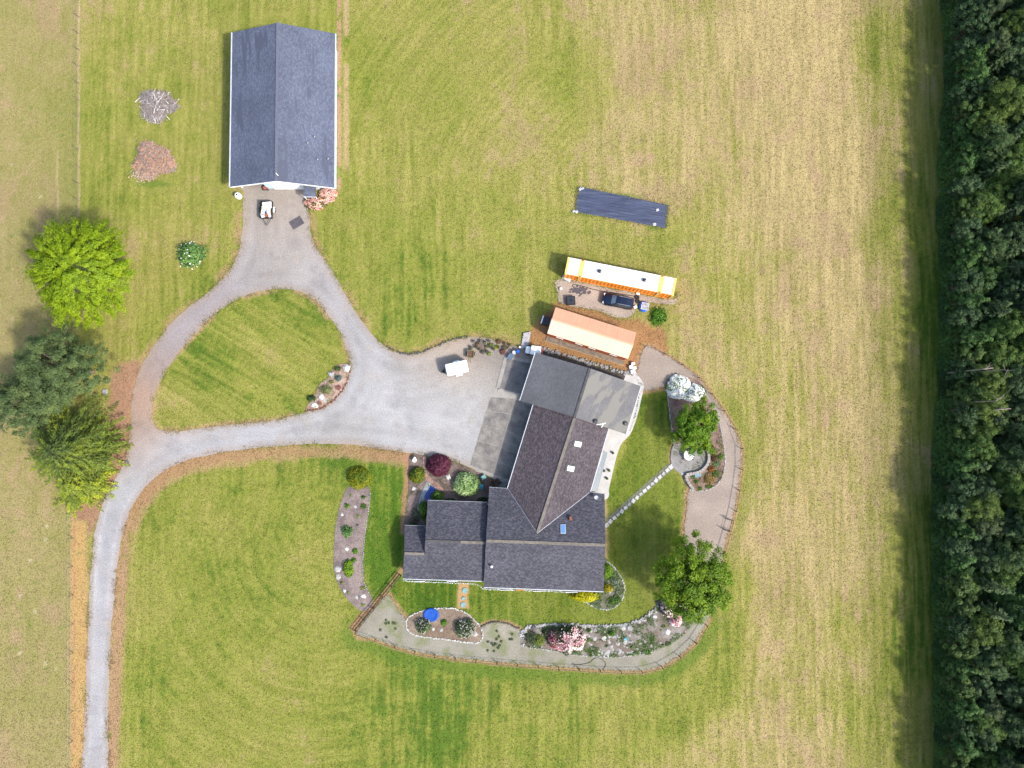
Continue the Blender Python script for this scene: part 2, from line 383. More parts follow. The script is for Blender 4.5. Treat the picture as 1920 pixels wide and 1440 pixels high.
BED_OVAL = [(762, 1170), (764, 1160), (778, 1150), (800, 1144), (830, 1140), (855, 1142), (875, 1150), (890, 1163), (902, 1178), (905, 1192), (898, 1204), (875, 1204), (840, 1199), (800, 1195), (775, 1189), (764, 1180)]
BED_ROCK = [(976, 1192), (980, 1182), (995, 1175), (1030, 1171), (1080, 1172), (1130, 1174), (1170, 1172), (1200, 1162), (1225, 1145), (1240, 1130), (1270, 1135), (1300, 1155), (1298, 1170), (1275, 1195), (1240, 1215), (1200, 1227), (1150, 1232), (1090, 1229), (1030, 1219), (995, 1214), (978, 1210)]
BED_SE = [(1066, 1107), (1130, 1107), (1134, 1050), (1145, 1058), (1158, 1072), (1168, 1090), (1171, 1108), (1165, 1126), (1152, 1139), (1135, 1143), (1118, 1140), (1104, 1132), (1085, 1122)]
BED_EAST = [(1250, 720), (1262, 708), (1290, 706), (1318, 722), (1326, 748), (1340, 770), (1350, 800), (1356, 830), (1359, 858), (1357, 885), (1347, 905), (1330, 917), (1310, 921), (1293, 918), (1284, 905), (1290, 880), (1266, 860), (1262, 820), (1256, 780), (1252, 745)]
BED_ISLAND = [(654, 682), (655, 700), (648, 722), (634, 742), (612, 760), (592, 768), (574, 770), (580, 755), (590, 740), (600, 720), (615, 708), (622, 695), (634, 684)]
PATIO_RING = [(1262, 835), (1280, 832), (1310, 838), (1324, 850), (1327, 868), (1318, 884), (1300, 893), (1283, 897), (1280, 891), (1270, 884), (1262, 875), (1257, 860)]
PATIO_E = [(1180, 690), (1196, 704), (1207, 722), (1203, 745), (1196, 775), (1188, 800), (1180, 816), (1165, 832), (1156, 856), (1149, 885), (1142, 915), (1138, 935), (1100, 940), (1085, 900), (1125, 790), (1150, 760)]
OUT = {}
def reg(key, poly, sub=6, **k):
    OUT[key] = rough(GN(catmull(poly, sub)), **k); return OUT[key]
reg('drive', DRIVE_O, amp=.16); reg('island', DRIVE_I, amp=.16, seed=4); reg('path', YARD_PATH, 3, amp=.09); reg('pad', PAD, 3, amp=.2)
reg('dirt', DIRT, amp=.3); reg('dirt2', DIRT2, amp=.4)
for k, p in dict(b_left=BED_LEFT, b_entry=BED_ENTRY, b_oval=BED_OVAL, b_rock=BED_ROCK, b_se=BED_SE, b_east=BED_EAST, b_isl=BED_ISLAND).items(): reg(k, p, 4, amp=.1)

def field(px, py, ctrl, sig):
    """smooth blend of values given at photo pixels"""
    c = np.array([q[:2] for q in ctrl], float); val = np.array([q[2:] for q in ctrl], float)
    num = 0; den = 1e-9
    for i in range(len(c)):
        w = np.exp(-((px-c[i, 0])**2+(py-c[i, 1])**2)/(2*sig*sig))+1e-7/(1+((px-c[i, 0])**2+(py-c[i, 1])**2)/1e4)
        num = num+w[:, None]*val[i]; den = den+w
    return num/den[:, None]

# ------------------------------------------------------------------ the ground: one sheet to the horizon
DRY = [(60, 250, .62), (60, 400, .60), (30, 600, .60), (50, 1000, .62), (70, 1200, .63), (110, 1100, .55), (60, 100, .6), (60, 1400, .6), (165, 220, .22), (165, 330, .28), (170, 390, .35),
  (240, 250, .40), (350, 380, .52), (330, 420, .62), (300, 560, .38), (400, 240, .46), (230, 640, .40), (430, 470, .18), (400, 430, .5), (330, 250, .42), (280, 340, .3), (300, 80, .4),
  (470, 600, .34), (450, 720, .22), (560, 600, .24), (330, 770, .48), (500, 640, .52), (400, 660, .25), (600, 660, .25), (520, 740, .28),
  (680, 250, .33), (760, 300, .46), (850, 350, .48), (900, 260, .60), (1000, 280, .62), (780, 450, .32), (900, 480, .38), (720, 550, .26), (1000, 400, .55), (760, 620, .30), (640, 420, .35), (860, 590, .32), (950, 590, .38), (830, 230, .40), (700, 400, .38), (1000, 480, .42), (930, 380, .42), (900, 80, .5), (1200, 80, .7),
  (1150, 250, .78), (1300, 230, .74), (1200, 300, .76), (1340, 330, .66), (1150, 470, .42), (1270, 450, .46), (1050, 340, .5), (1230, 200, .6), (1100, 190, .4),
  (1500, 250, .97), (1450, 350, .92), (1560, 400, .95), (1400, 500, .60), (1500, 550, .76), (1550, 650, .92), (1450, 680, .52), (1600, 750, .86), (1480, 800, .60), (1560, 900, .70), (1450, 1000, .84), (1550, 1050, .76), (1450, 1200, .70), (1560, 1200, .45), (1500, 1240, .50), (1400, 420, .75), (1520, 720, .5), (1500, 80, .95), (1450, 1400, .6), (1560, 560, .8), (1420, 900, .62), (1420, 280, .8), (1590, 300, .95), (1600, 550, .85),
  (1640, 250, .68), (1690, 300, .62), (1640, 500, .66), (1680, 450, .50), (1720, 400, .28), (1735, 600, -.1), (1735, 450, 0.0), (1735, 980, -.1), (1725, 1100, 0.0), (1745, 700, -.15), (1660, 800, .78), (1700, 900, .50), (1720, 1000, .20), (1640, 950, .70), (1680, 1150, .28), (1740, 1200, .08), (1740, 800, .10), (1740, 300, .12), (1650, 650, .72), (1700, 700, .48), (1700, 80, .4), (1700, 1380, .3), (1640, 1080, .65),
  (300, 1000, .36), (400, 950, .35), (500, 900, .32), (450, 1100, .26), (550, 1150, .34), (600, 950, .24), (350, 1200, .28), (640, 1200, .40), (300, 920, .22), (260, 1100, .44), (400, 1050, .30), (620, 1080, .42), (400, 1400, .35),
  (720, 950, .06), (715, 1050, .04), (730, 900, .08), (640, 880, .14), (700, 870, .12),
  (800, 1120, .04), (950, 1130, .22), (1000, 1150, .40), (1180, 1120, .46), (1190, 1000, .14), (1220, 960, .30), (1190, 880, .16), (1230, 800, .14), (1220, 740, .10), (1240, 860, .45), (1060, 1150, .36), (1200, 1160, .3), (900, 1150, .2),
  (1360, 900, .28), (1330, 1230, .16), (800, 1245, .10), (690, 1215, .12), (1000, 1290, .3), (1310, 600, .58), (1330, 680, .62), (1375, 1150, .28), (1320, 540, .5), (1340, 480, .55), (740, 1240, .2)]
xs = np.concatenate([[-4000, -1600, -700, -320, -170, -115], np.arange(-84, 84.01, .25), [115, 170, 320, 700, 1600, 4000]])
ys = np.concatenate([[-4000, -1600, -700, -320, -170, -90], np.arange(-57, 70.01, .25), [110, 170, 320, 700, 1600, 4000]])
gx, gy = np.meshgrid(xs, ys); X = gx.ravel(); Y = gy.ravel(); P2 = np.stack([X, Y], 1)
PX, PY = to_px(np.clip(X, -130, 130), np.clip(Y, -90, 110))
dry = field(PX, PY, DRY, 42.0)[:, 0]
warp = fbm(X*.05, Y*.05, 3, 3)-.5
sd_drive = sdf(P2, OUT['drive'], 8.0); sd_isl = sdf(P2, OUT['island'], 8.0)
sd_path = sdf(P2, OUT['path'], 5.0)
# mowing lines: along y in the east field, concentric with the drive in the south-west lawn, along the slope elsewhere
ln = lambda c, l, s: fbm(c, l, s, 3)-.5
st_y = ln(X*1.5+warp*2, Y*.05, 11)
st_ang = ln((X*.88+Y*.47)*1.5, (Y*.88-X*.47)*.06, 15)
sw = smooth(270, 330, PX)*smooth(880, 960, PY)*(1-smooth(640, 720, PX))
rr = np.hypot(X-G(600, 1010).x, (Y-G(600, 1010).y)*.9)
st_sw = ln(rr*1.5, np.arctan2(Y-G(600, 1010).y, X-G(600, 1010).x)*1.6, 19)
north = (1-smooth(640, 760, PY))*(1-smooth(1050, 1150, PX))*smooth(600, 680, PX)*smooth(.35, .6, fbm(X*.07, Y*.07, 27, 2))
rn = np.hypot(X-G(1250, 420).x, Y-G(1250, 420).y)
st_n = ln(rn*1.3, np.arctan2(Y-G(1250, 420).y, X-G(1250, 420).x)*2, 23)
isl = smooth(.3, -.6, sd_isl)
st_i = ln((X*.5+Y*.86)*1.6, (Y*.5-X*.86)*.07, 29)
stripes = st_y*(1-sw)*(1-north)*(1-isl)+st_sw*sw+st_n*north+st_i*isl
mowed = smooth(150, 175, PX)
ln2 = lambda c, l, s: vnoise(c, l, s)-.5          # fine swaths left by the mower
fine = ln2(X*3.4+warp*3, Y*.22, 12)*(1-sw)*(1-north)*(1-isl)+ln2(rr*3.4, np.arctan2(Y-G(600, 1010).y, X-G(600, 1010).x)*5, 20)*sw+ln2(rn*3.2, np.arctan2(Y-G(1250, 420).y, X-G(1250, 420).x)*8, 24)*north+ln2((X*.5+Y*.86)*3.4, (Y*.5-X*.86)*.25, 30)*isl
stripes = stripes*(1-.6*north)*(1-.55*sw); fine = fine*(1-.3*sw)*(1-.3*north)
dry = dry + stripes*.26*(.25+.75*mowed) + fine*.20*(.3+.7*mowed) + (fbm(X*.16, Y*.16, 31, 4)-.5)*.36 + (fbm(X*.6, Y*.6, 37, 3)-.5)*.26 + (fbm(X*2.1, Y*2.1, 41, 2)-.5)*.24 + (vnoise(X*4.1, Y*4.1, 43)-.5)*.16
dry = dry-.11*smooth(200, 280, PX)*(1-smooth(1050, 1200, PX))*(1-smooth(1100, 1300, PX))+.05*smooth(1380, 1440, PX)*(1-smooth(1600, 1640, PX))
dry = dry+fine*.22*smooth(1250, 1400, PX)
dry = np.clip(dry, -.08, 1.1)
lush = np.array([.074, .122, .016]); green = np.array([.165, .178, .034]); mid = np.array([.226, .206, .062]); tan = np.array([.292, .226, .115]); brown = np.array([.255, .170, .105])
def ramp(t, ks, cs):
    return np.stack([np.interp(t, ks, [c[i] for c in cs]) for i in range(3)], 1)
gcol = ramp(dry, [-.08, .14, .48, .85, 1.1], [lush, green, mid, tan, tan*1.08])
# olive tired pasture left of the fence
pas = (1-smooth(142, 156, PX))[:, None]
gcol = gcol*(1-pas*.55)+pas*.55*ramp(np.clip(dry, 0, 1), [0, .5, 1], [(.155, .155, .050), (.20, .175, .080), (.255, .20, .11)])
def mixin(mask, c, amt=1.0):
    global gcol
    mm = np.clip(mask*amt, 0, 1)[:, None]; gcol = gcol*(1-mm)+np.asarray(c)*mm
n1 = fbm(X*.9, Y*.9, 51, 4); n2 = fbm(X*.25, Y*.25, 53, 3); n3 = fbm(X*3, Y*3, 57, 2)
gcol = gcol*np.array([.93, .945, .83]); est = smooth(1600, 1640, PX)[:, None]; gcol = gcol*(1-est*(1-np.array([.80, .82, .80])))      # the wood's shade painted into the grass as a duller, darker strip
gcol = gcol*(1+(.24*fine+.12*stripes+.20*(vnoise(X*3.6, Y*3.6, 45)-.5))*(.3+.7*mowed))[:, None]
# scattered bare brown patches in the dry fields
mixin(smooth(.60, .76, fbm(X*.22, Y*.13, 61, 5))*smooth(.25, .6, dry), brown, .42)
mixin(smooth(.66, .74, fbm(X*.5, Y*.35, 63, 3))*smooth(.3, .5, dry), brown*1.15, .35)
# fringe of bare soil and dry stems along the drive
wid = .35+1.0*n2+.55*(n1-.5)
south = smooth(820, 860, PY)*smooth(225, 260, PX)*(1-smooth(765, 790, PX))
wid_s = wid+1.15*south
mixin(smooth(wid_s+.5, wid_s-.25, np.abs(sd_drive)+(n3-.5)*.9)*smooth(.28, .55, fbm(X*.3, Y*.3, 55, 3)+.22*south)*smooth(.25, .5, n1+.2*south), np.array([.29, .185, .10]), .60)
mixin(smooth(wid*.55+.3, wid*.55-.2, np.abs(sd_isl)+(n3-.5)*.8)*smooth(.3, .55, fbm(X*.3, Y*.3, 56, 3)), np.array([.32, .205, .12]), .65)
mixin(south*smooth(2.1, 1.0, np.abs(sd_drive)+(n1-.5)*1.6), np.array([.25, .145, .078]), .75)
rb = smooth(900, 960, PY)*smooth(0, 5, PX-(205+(1260-PY)*.022))*(1-smooth(20, 30, PX-(205+(1260-PY)*.05)+(n1-.5)*8))
mixin(rb*smooth(.2, .5, n1+.1), np.array([.27, .165, .095]), .8)
vs = smooth(950, 990, PY)*smooth(128, 136, PX)*(1-smooth(158, 166, PX))       # sandy strip between fence and road
mixin(vs*smooth(.25, .55, n1+.15), np.array([.34, .215, .085]), .85)
mixin(smooth(1.6, .3, np.abs(PX-(139)))*smooth(960, 990, PY), np.array([.27, .15, .09]), .8)
mixin(smooth(2.4, .8, np.abs(PX-147.5-(n2-.5)*3))*(1-smooth(395, 420, PY)), np.array([.36, .27, .16]), .6)   # worn line under the fence
mixin(smooth(1.8, .5, np.abs(PX-108-(n2-.5)*5))*(1-smooth(395, 420, PY))*smooth(270, 300, PY), np.array([.36, .27, .17]), .5)
for key, c, w, amt in (('dirt', (.255, .135, .060), .9, .95), ('dirt2', (.250, .140, .090), 1.2, .9)):
    d = sdf(P2, OUT[key], 4.0); mixin(smooth(w*.5, -w*.6, d+(n1-.5)*1.5), np.array(c)*(1+(.35*(n1-.5)))[:, None], amt)
# the watered lawn inside the yard is greener than the fields
yl = sdf(P2, GN([(1200, 735), (1255, 730), (1262, 880), (1285, 915), (1282, 1010), (1290, 1060), (1285, 1110), (1240, 1140), (1170, 1175), (1000, 1178), (930, 1168), (890, 1165), (800, 1145), (760, 1160), (722, 1118), (757, 1075), (1100, 1090), (1130, 940), (1180, 820)]), 3.0)
ylm = smooth(.2, -.4, yl); gcol = gcol*(1-ylm[:, None]*(1-np.array([.70, .82, .62])))
yl2 = smooth(.2, -.3, sdf(P2, GN([(695, 865), (762, 868), (757, 960), (752, 1080), (712, 1118), (698, 1112), (684, 1060), (692, 960)]), 3.0)); gcol = gcol*(1-yl2[:, None]*(1-np.array([.86, .96, .80])))
# grass darker and richer along the yard fence, worn line right under it
mixin(smooth(1.7, .6, np.abs(sd_path-1.1)+(n1-.5))*smooth(1130, 1200, PY), lush*1.05, .7)
mixin(smooth(1.4, .3, np.abs(sd_path-1.5)+(n1-.5))*smooth(1330, 1360, PX)*(1-smooth(1130, 1180, PY)), green*.9, .55)
mixin(smooth(.55, .1, np.abs(sd_path-.12)+(n3-.5)*.3), np.array([.30, .185, .10]), .85)
# brown strip each side of the barn, along the garden sheet, beside the house
mixin(smooth(6, 2, np.abs(PX-(636)))*(1-smooth(345, 365, PY))*smooth(.3, .5, n1), np.array([.34, .20, .13]), .8)
mixin(smooth(7, 3, np.abs(PX-(649)))*(1-smooth(320, 345, PY))*smooth(.35, .55, n2), np.array([.36, .25, .15]), .6)
for poly, c, amt in (([(752, 1062), (757, 1068), (728, 1108), (720, 1118), (678, 1175), (664, 1188), (655, 1175), (672, 1150), (700, 1130), (712, 1118)], (.28, .165, .085), .9), ([(859, 1092), (879, 1092), (879, 1141), (857, 1141)], (.33, .21, .10), .95),
                     ([(758, 852), (772, 852), (766, 900), (760, 960), (758, 1000), (752, 1000), (753, 960), (758, 900)], (.31, .165, .10), .8), ([(1133, 930), (1139, 930), (1142, 1020), (1138, 1060), (1133, 1060)], (.30, .21, .11), .7),
                     ([(1256, 838), (1263, 832), (1258, 858), (1260, 872), (1254, 872), (1252, 856)], (.32, .20, .11), .8)):
    q = GN(poly); d = sdf(P2, q, 3.0); mixin(smooth(.25, -.25, d+(n1-.5)*.5), c, amt)
for (sx, sy, rx, ry, c, amt) in ((1240, 592, 14, 16, lush*.9, .85), (1228, 585, 10, 10, lush, .7), (1115, 435, 60, 8, green*.9, .5), (1165, 368, 45, 6, lush, .6), (1110, 400, 60, 6, lush, .45), (1225, 428, 12, 5, lush, .7),
                                (285, 345, 38, 8, lush*1.1, .7), (255, 300, 7, 30, lush*1.1, .5), (290, 218, 32, 10, lush, .5), (1285, 500, 12, 14, brown, .5), (1206, 300, 28, 20, brown*1.2, .45), (1440, 1010, 28, 22, brown, .5), (1430, 505, 6, 10, brown*.8, .7), (1495, 455, 30, 14, brown, .5)):
    e = np.hypot((PX-sx)/rx, (PY-sy)/ry); mixin(smooth(1.15, .45, e+(n1-.5)*.9), c, amt)
# small rosettes of weeds and bald spots
wd = np.random.RandomState(5)
for i in range(120):
    sx, sy = wd.uniform(10, 140), wd.uniform(190, 1255); r = wd.uniform(.25, .8)
    r *= .6
    if not (30 < sx < 240 and 420 < sy < 960):
        p = G(sx, sy); mixin(smooth(r, r*.4, np.hypot(X-p.x, Y-p.y)+(n3-.5)*.5), lush*1.2 if wd.rand() < .85 else (.42, .36, .24), .45)
zz = (fbm(X*.06, Y*.06, 71, 3)-.5)*.02+(n1-.5)*.012
zz -= .02
NX, NY = len(xs), len(ys)
ii = np.arange(NX*NY).reshape(NY, NX)
fa = np.stack([ii[:-1, :-1], ii[:-1, 1:], ii[1:, 1:], ii[1:, :-1]], -1).reshape(-1, 4)
gnd = link('ground', mesh_np('ground', np.stack([X, Y, zz], 1), fa, gcol, True), M['ground']); tag(gnd, kind='structure')

def sheet(name, outline, z, material, colf, holes=(), step=.6, kind='structure', mound=0.0):
    """a thin sheet over the ground filled with small triangles so that its tone can vary"""
    o = np.asarray(outline); rs = np.random.RandomState(len(o)); lo, hi = o.min(0), o.max(0)
    gx_, gy_ = np.meshgrid(np.arange(lo[0], hi[0], step), np.arange(lo[1], hi[1], step)); p = np.stack([gx_.ravel(), gy_.ravel()], 1)
    p += rs.uniform(-.25, .25, p.shape)*step
    ok = inside(p, o); loops = [o]+[np.asarray(h) for h in holes]
    for h in loops[1:]: ok &= ~inside(p, h)
    p = p[ok]
    if len(p):
        dd = np.full(len(p), 1e9)
        for l in loops: dd = np.minimum(dd, polydist(p, l))
        p = p[dd > step*.3]
    vs_ = []; ed = []
    for l in loops:
        b0 = len(vs_); vs_ += [Vector(q) for q in l]; ed += [(b0+i, b0+(i+1) % len(l)) for i in range(len(l))]
    vs_ += [Vector(q) for q in p]
    v2, e2, f2, *_ = delaunay_2d_cdt(vs_, ed, [], 0, 1e-5)
    v = np.array([(q.x, q.y) for q in v2]); f = np.array([q for q in f2 if len(q) == 3], int)
    c = v[f].mean(1); keep = inside(c, loops[0])
    for h in loops[1:]: keep &= ~inside(c, h)
    f = f[keep]
    z_ = np.full(len(v), z)
    dist = np.full(len(v), 1e9)
    for l in loops: dist = np.minimum(dist, polydist(v, l))
    if mound: z_ = z_+mound*smooth(0, 1.2, dist)*(.6+.8*fbm(v[:, 0]*.8, v[:, 1]*.8, 5, 2))
    px_, py_ = to_px(v[:, 0], v[:, 1])
    col = colf(v[:, 0], v[:, 1], px_, py_, dist)
    return tag(link(name, mesh_np(name, np.column_stack([v, z_]), f, col, True), material), kind=kind)

# ------------------------------------------------------------------ drive, paths, beds
DRV = [(185, 1240, .27, .268, .285), (195, 1050, .275, .275, .295), (230, 930, .265, .268, .285), (330, 845, .27, .27, .29), (450, 818, .27, .27, .29), (600, 800, .27, .27, .285), (750, 780, .29, .29, .305), (850, 780, .30, .30, .31), (800, 740, .29, .29, .30),
  (880, 720, .27, .265, .265), (820, 690, .235, .215, .20), (780, 690, .25, .24, .24), (860, 655, .33, .265, .215), (820, 655, .32, .26, .21), (900, 650, .22, .19, .17), (930, 680, .24, .22, .20), (930, 660, .2, .18, .165), (700, 700, .285, .285, .30), (690, 660, .27, .265, .275), (650, 600, .26, .255, .265), (620, 550, .26, .25, .26), (580, 500, .255, .24, .24), (520, 480, .25, .235, .23),
  (520, 430, .255, .235, .225), (490, 400, .25, .225, .205), (540, 390, .25, .215, .195), (560, 420, .24, .21, .195), (470, 500, .235, .22, .225), (400, 560, .225, .205, .215), (340, 620, .215, .195, .205), (290, 690, .22, .185, .18), (262, 740, .27, .185, .145), (258, 790, .28, .19, .145), (262, 825, .25, .23, .225), (620, 830, .25, .24, .235), (880, 840, .275, .275, .285)]
def drive_col(x, y, px, py, dist):
    c = field(px, py, DRV, 34.0)*np.array([.94, .92, .865])
    t = fbm(x*.35, y*.35, 81, 4)[:, None]; c = c*(.86+.28*t)
    tr = fbm(dist*1.1, (x+y)*.05, 85, 3)[:, None]; c = c*(.93+.14*tr)
    wt = (smooth(.28, .05, np.abs(dist-.85))*smooth(880, 960, py)*(1-smooth(260, 330, px)))[:, None]; c = c*(1+.16*wt)
    e = smooth(1.1, .1, dist+(fbm(x*1.2, y*1.2, 87, 3)-.5)*.9)[:, None]*.5
    c = c*(1-e)+np.array([.25, .19, .145])*e
    c = c*(1+.10*(fbm(dist*1.7, (x-y)*.12, 86, 2)-.5)*2*smooth(.3, 1., dist))[:, None]          # ruts follow the edges
    dk = smooth(.64, .72, fbm(x*.22+3, y*.22, 88, 4))[:, None]*.07; c = c*(1-dk)
    st = smooth(.70, .73, fbm(x*.8, y*.8, 84, 2))[:, None]*.10; c = c*(1-st)
    sp = smooth(.66, .74, fbm(x*.45, y*.45, 89, 3))[:, None]*.2
    return c*(1-sp)+np.array([.27, .22, .17])*sp
sheet('gravel_driveway', OUT['drive'], .020, M['gravel'], drive_col, [OUT['island']], .5)
def path_col(x, y, px, py, dist):
    w = smooth(1000, 1120, py)[:, None]
    c = np.array([.245, .20, .165])*(1-w)+np.array([.205, .19, .150])*w
    c = c*(.8+.4*fbm(x*.5, y*.5, 91, 4))[:, None]
    g = smooth(.56, .72, fbm(x*.7, y*.7, 93, 4))[:, None]*w*.7
    c = c*(1-g)+np.array([.13, .145, .06])*g
    tr = smooth(25, 5, np.abs(px-1335-(py-700)*.35))*(1-smooth(700, 800, py))
    return c*(1-.2*tr[:, None])
sheet('gravel_path', OUT['path'], .020, M['gravel'], path_col, [], .5)
sheet('gravel_pad', OUT['pad'], .020, M['gravel'], lambda x, y, px, py, d: np.array([.29, .235, .19])*(.78+.44*fbm(x*.6, y*.6, 95, 4))[:, None], [], .5)
def mulch(c1, c2, seed):
    def f(x, y, px, py, d):
        t = smooth(.3, .7, fbm(x*.8, y*.8, seed, 4))[:, None]; return np.array(c1)*(1-t)+np.array(c2)*t
    return f
sheet('garden_bed', OUT['b_left'], .024, M['mulch'], mulch((.135, .105, .098), (.195, .155, .140), 101), step=.5, mound=.12)
sheet('garden_bed', OUT['b_entry'], .026, M['mulch'], mulch((.095, .068, .055), (.17, .13, .115), 103), step=.5, mound=.06)
sheet('garden_bed', OUT['b_oval'], .032, M['mulch'], mulch((.145, .105, .075), (.20, .155, .115), 105), step=.5, mound=.10)
sheet('rock_garden_bed', OUT['b_rock'], .032, M['mulch'], mulch((.125, .10, .078), (.20, .18, .16), 107), step=.5, mound=.18)
sheet('garden_bed', OUT['b_se'], .024, M['mulch'], mulch((.10, .10, .06), (.16, .145, .115), 109), step=.5, mound=.08)
sheet('garden_bed', OUT['b_east'], .032, M['mulch'], mulch((.13, .085, .07), (.21, .145, .115), 111), step=.5, mound=.04)
sheet('garden_bed', OUT['b_isl'], .040, M['mulch'], mulch((.22, .135, .105), (.29, .21, .165), 113), step=.4, mound=.15)
def flat(name, poly_px, z, m, sub=1, t=.0, kind='structure'):
    pts = GN(catmull(poly_px, sub) if sub > 1 else poly_px)
    mb = MB().slab([(p[0], p[1], z) for p in pts], t or .05); o = mb.build(name, m); return tag(o, kind=kind)
flat('concrete_patio', PATIO_E, .055, M['patio'], 4, .08)
flat('concrete_patio', PATIO_RING, .125, M['patio_dark'], 4, .12)
flat('dark_path', [(1000, 662), (1012, 656), (1100, 682), (1186, 704), (1182, 722), (1100, 700), (1010, 676)], .030, mat('dark_soil', (.075, .062, .055), .9, var=.4, vscale=2))  # very dark ground strip between stone row and garage
flat('slate_path', [(1086, 1108), (1096, 1108), (1092, 1116), (1078, 1112)], .032, M['patio'])

# ------------------------------------------------------------------ concrete apron in front of the garage, slab by slab
def lerp(a, b, t): return (a[0]+(b[0]-a[0])*t, a[1]+(b[1]-a[1])*t)
def inset_quad(q, d):
    c = sum((Vector(p) for p in q), Vector((0, 0)))/4; out = []
    for p in q:
        p = Vector(p); v = c-p; out.append(p+v.normalized()*d*1.3)
    return out
apron = flat('concrete_apron', [(951, 668), (1010, 676), (1002, 770), (962, 908), (924, 896), (880, 874), (918, 744), (931, 728)], .030, M['concrete_curb'])
A0, A1 = (920, 744), (881, 872); B0, B1 = (966, 748), (925, 889); C0, C1 = (1012, 772), (968, 905)
for a0, a1, b0, b1 in ((A0, A1, B0, B1), (B0, B1, C0, C1)):
    ts = [0, .2, .42, .64, .83, 1.0]
    for i in range(5):
        q = [lerp(a0, a1, ts[i]), lerp(b0, b1, ts[i]), lerp(b0, b1, ts[i+1]), lerp(a0, a1, ts[i+1])]
        g = inset_quad([G(*p).xy for p in q], .05)
        MB().slab([(p.x, p.y, .062+.004*((i*7) % 3)) for p in g], .05).build('concrete_slab', M['concrete'], apron)
g = inset_quad([G(*p).xy for p in ((951, 672), (1012, 684), (990, 748), (934, 732))], .06)
MB().slab([(p.x, p.y, .058) for p in g], .05).build('concrete_slab', M['concrete_old'], apron)
for a, b, w in (((949, 668), (933, 729), .55), ((933, 730), (974, 741), .5)):
    pa, pb = G(*a), G(*b); d = pb-pa
    MB().box(((pa.x+pb.x)/2, (pa.y+pb.y)/2, .045), (d.length, w, .09), math.atan2(d.y, d.x), .02).build('kerb', M['concrete_curb'], apron)

# ------------------------------------------------------------------ the house
RZ_W = math.atan2(G(1008, 998).y-G(1077, 785).y, G(1008, 998).x-G(1077, 785).x)     # direction of the slanting wing
M['roof_s'] = shingle_mat('charcoal_shingles', [(.020, .021, .029), (.044, .043, .055), (.110, .106, .120)], 0.0)
M['roof_w'] = shingle_mat('brown_purple_shingles', [(.022, .018, .023), (.053, .042, .048), (.120, .100, .107)], RZ_W)
M['roof_g'] = shingle_mat('plain_grey_shingles', [(.070, .071, .077), (.088, .088, .093), (.122, .12, .122)], RZ_W)
M['roof_gs'] = shingle_mat('streaked_grey_shingles', [(.084, .082, .087), (.102, .100, .101), (.13, .126, .124)], RZ_W, streak=((.152, .145, .128), (.06, .36, 1), math.radians(40), .50))
M['roof_b'] = shingle_mat('blue_grey_shingles', [(.054, .063, .094), (.075, .086, .122), (.118, .132, .168)], math.pi/2, scale=3.0, streak=((.062, .070, .098), (.6, .10, 1), 0.06, .59))
M['ridge'] = mat('ridge_cap', (.165, .145, .12), .85, var=.35, vscale=2)
M['ridge_dark'] = mat('ridge_cap_dark', (.075, .072, .07), .85, var=.3)
house = thing('house', 'large house with charcoal shingle roofs and slanting garage wing beside the concrete apron', 'house', G(1010, 960))
hl = house.location.copy()
def rel(p, base): return (p[0]-base[0], p[1]-base[1], p[2]-base[2])
def hpart(mb, name, m, parent=house, base=None):
    base = hl if base is None else base
    mb.v = [rel(p, base) for p in mb.v]; return mb.build(name, m, parent)
def roof(name, m, pts, t=.16, parent=house, base=None):
    return hpart(MB().slab([G(*p) for p in pts], t), name, m, parent, base)
def strip(a, b, w, h, z_off=0.0):
    """a bar between two 3-D points"""
    a = Vector(a); b = Vector(b); d = b-a; s = Vector((-d.y, d.x, 0)).normalized()*w/2; up = Vector((0, 0, h/2)); o = Vector((0, 0, z_off))
    v = [a-s-up+o, a+s-up+o, a+s+up+o, a-s+up+o, b-s-up+o, b+s-up+o, b+s+up+o, b-s+up+o]
    return MB().add(v, [(0, 1, 2, 3), (7, 6, 5, 4), (0, 4, 5, 1), (1, 5, 6, 2), (2, 6, 7, 3), (3, 7, 4, 0)])
EG, RG = 2.95, 5.05      # garage eave and ridge
gNW, gSW, gNE, gSE = (1004, 661, EG), (975, 751, EG), (1201.5, 724, EG), (1173.5, 814, EG); gRN, gRS = (1106, 690.5, RG), (1077.5, 782.5, RG)
roof('garage_roof', M['roof_g'], [gNW, gRN, gRS, gSW]); roof('garage_roof', M['roof_gs'], [gRN, gNE, gSE, gRS])
EW, RW = 2.70, 4.68      # slanting wing
wNW, wSW, wNE, wSE = (1002, 752, EW+.12), (952, 915.5, EW), (1143, 796, EW), (1106.5, 922.5, EW); wRN, wRS = (1077.5, 780, RW), (1007.5, 1000, RW)
roof('wing_roof', M['roof_w'], [wNW, wRN, wRS, wSW]); roof('wing_roof', M['roof_w'], [wRN, wNE, wSE, wRS])
ES, RS_ = 2.70, 5.02     # southern block
roof('main_roof', M['roof_s'], [(917.5, 913, ES), (952, 915.5, ES), (1007.5, 1000, RW), (1106.5, 922.5, ES), (1133.5, 925.5, ES), (1135, 1022, RS_), (911, 1014, RS_)])
roof('main_roof', M['roof_s'], [(911, 1014, RS_), (1135, 1022, RS_), (1131.5, 1109, ES), (907, 1101, ES)])
E2, R2 = 2.45, 4.15      # west block, one step lower
sl = (R2-E2)
roof('west_roof', M['roof_s'], [(802, 937.5, E2), (914, 941.5, E2), (910.5, 1018, R2), (797, 1014, R2)])
zl = E2+(R2-E2)*(1088-1038)/(1088-1016.)
roof('west_roof', M['roof_s'], [(797, 1014, R2), (910.5, 1018, R2), (907, 1089.5, E2), (755, 1085, E2), (757.5, 1037.5, zl), (796, 1039, zl)])
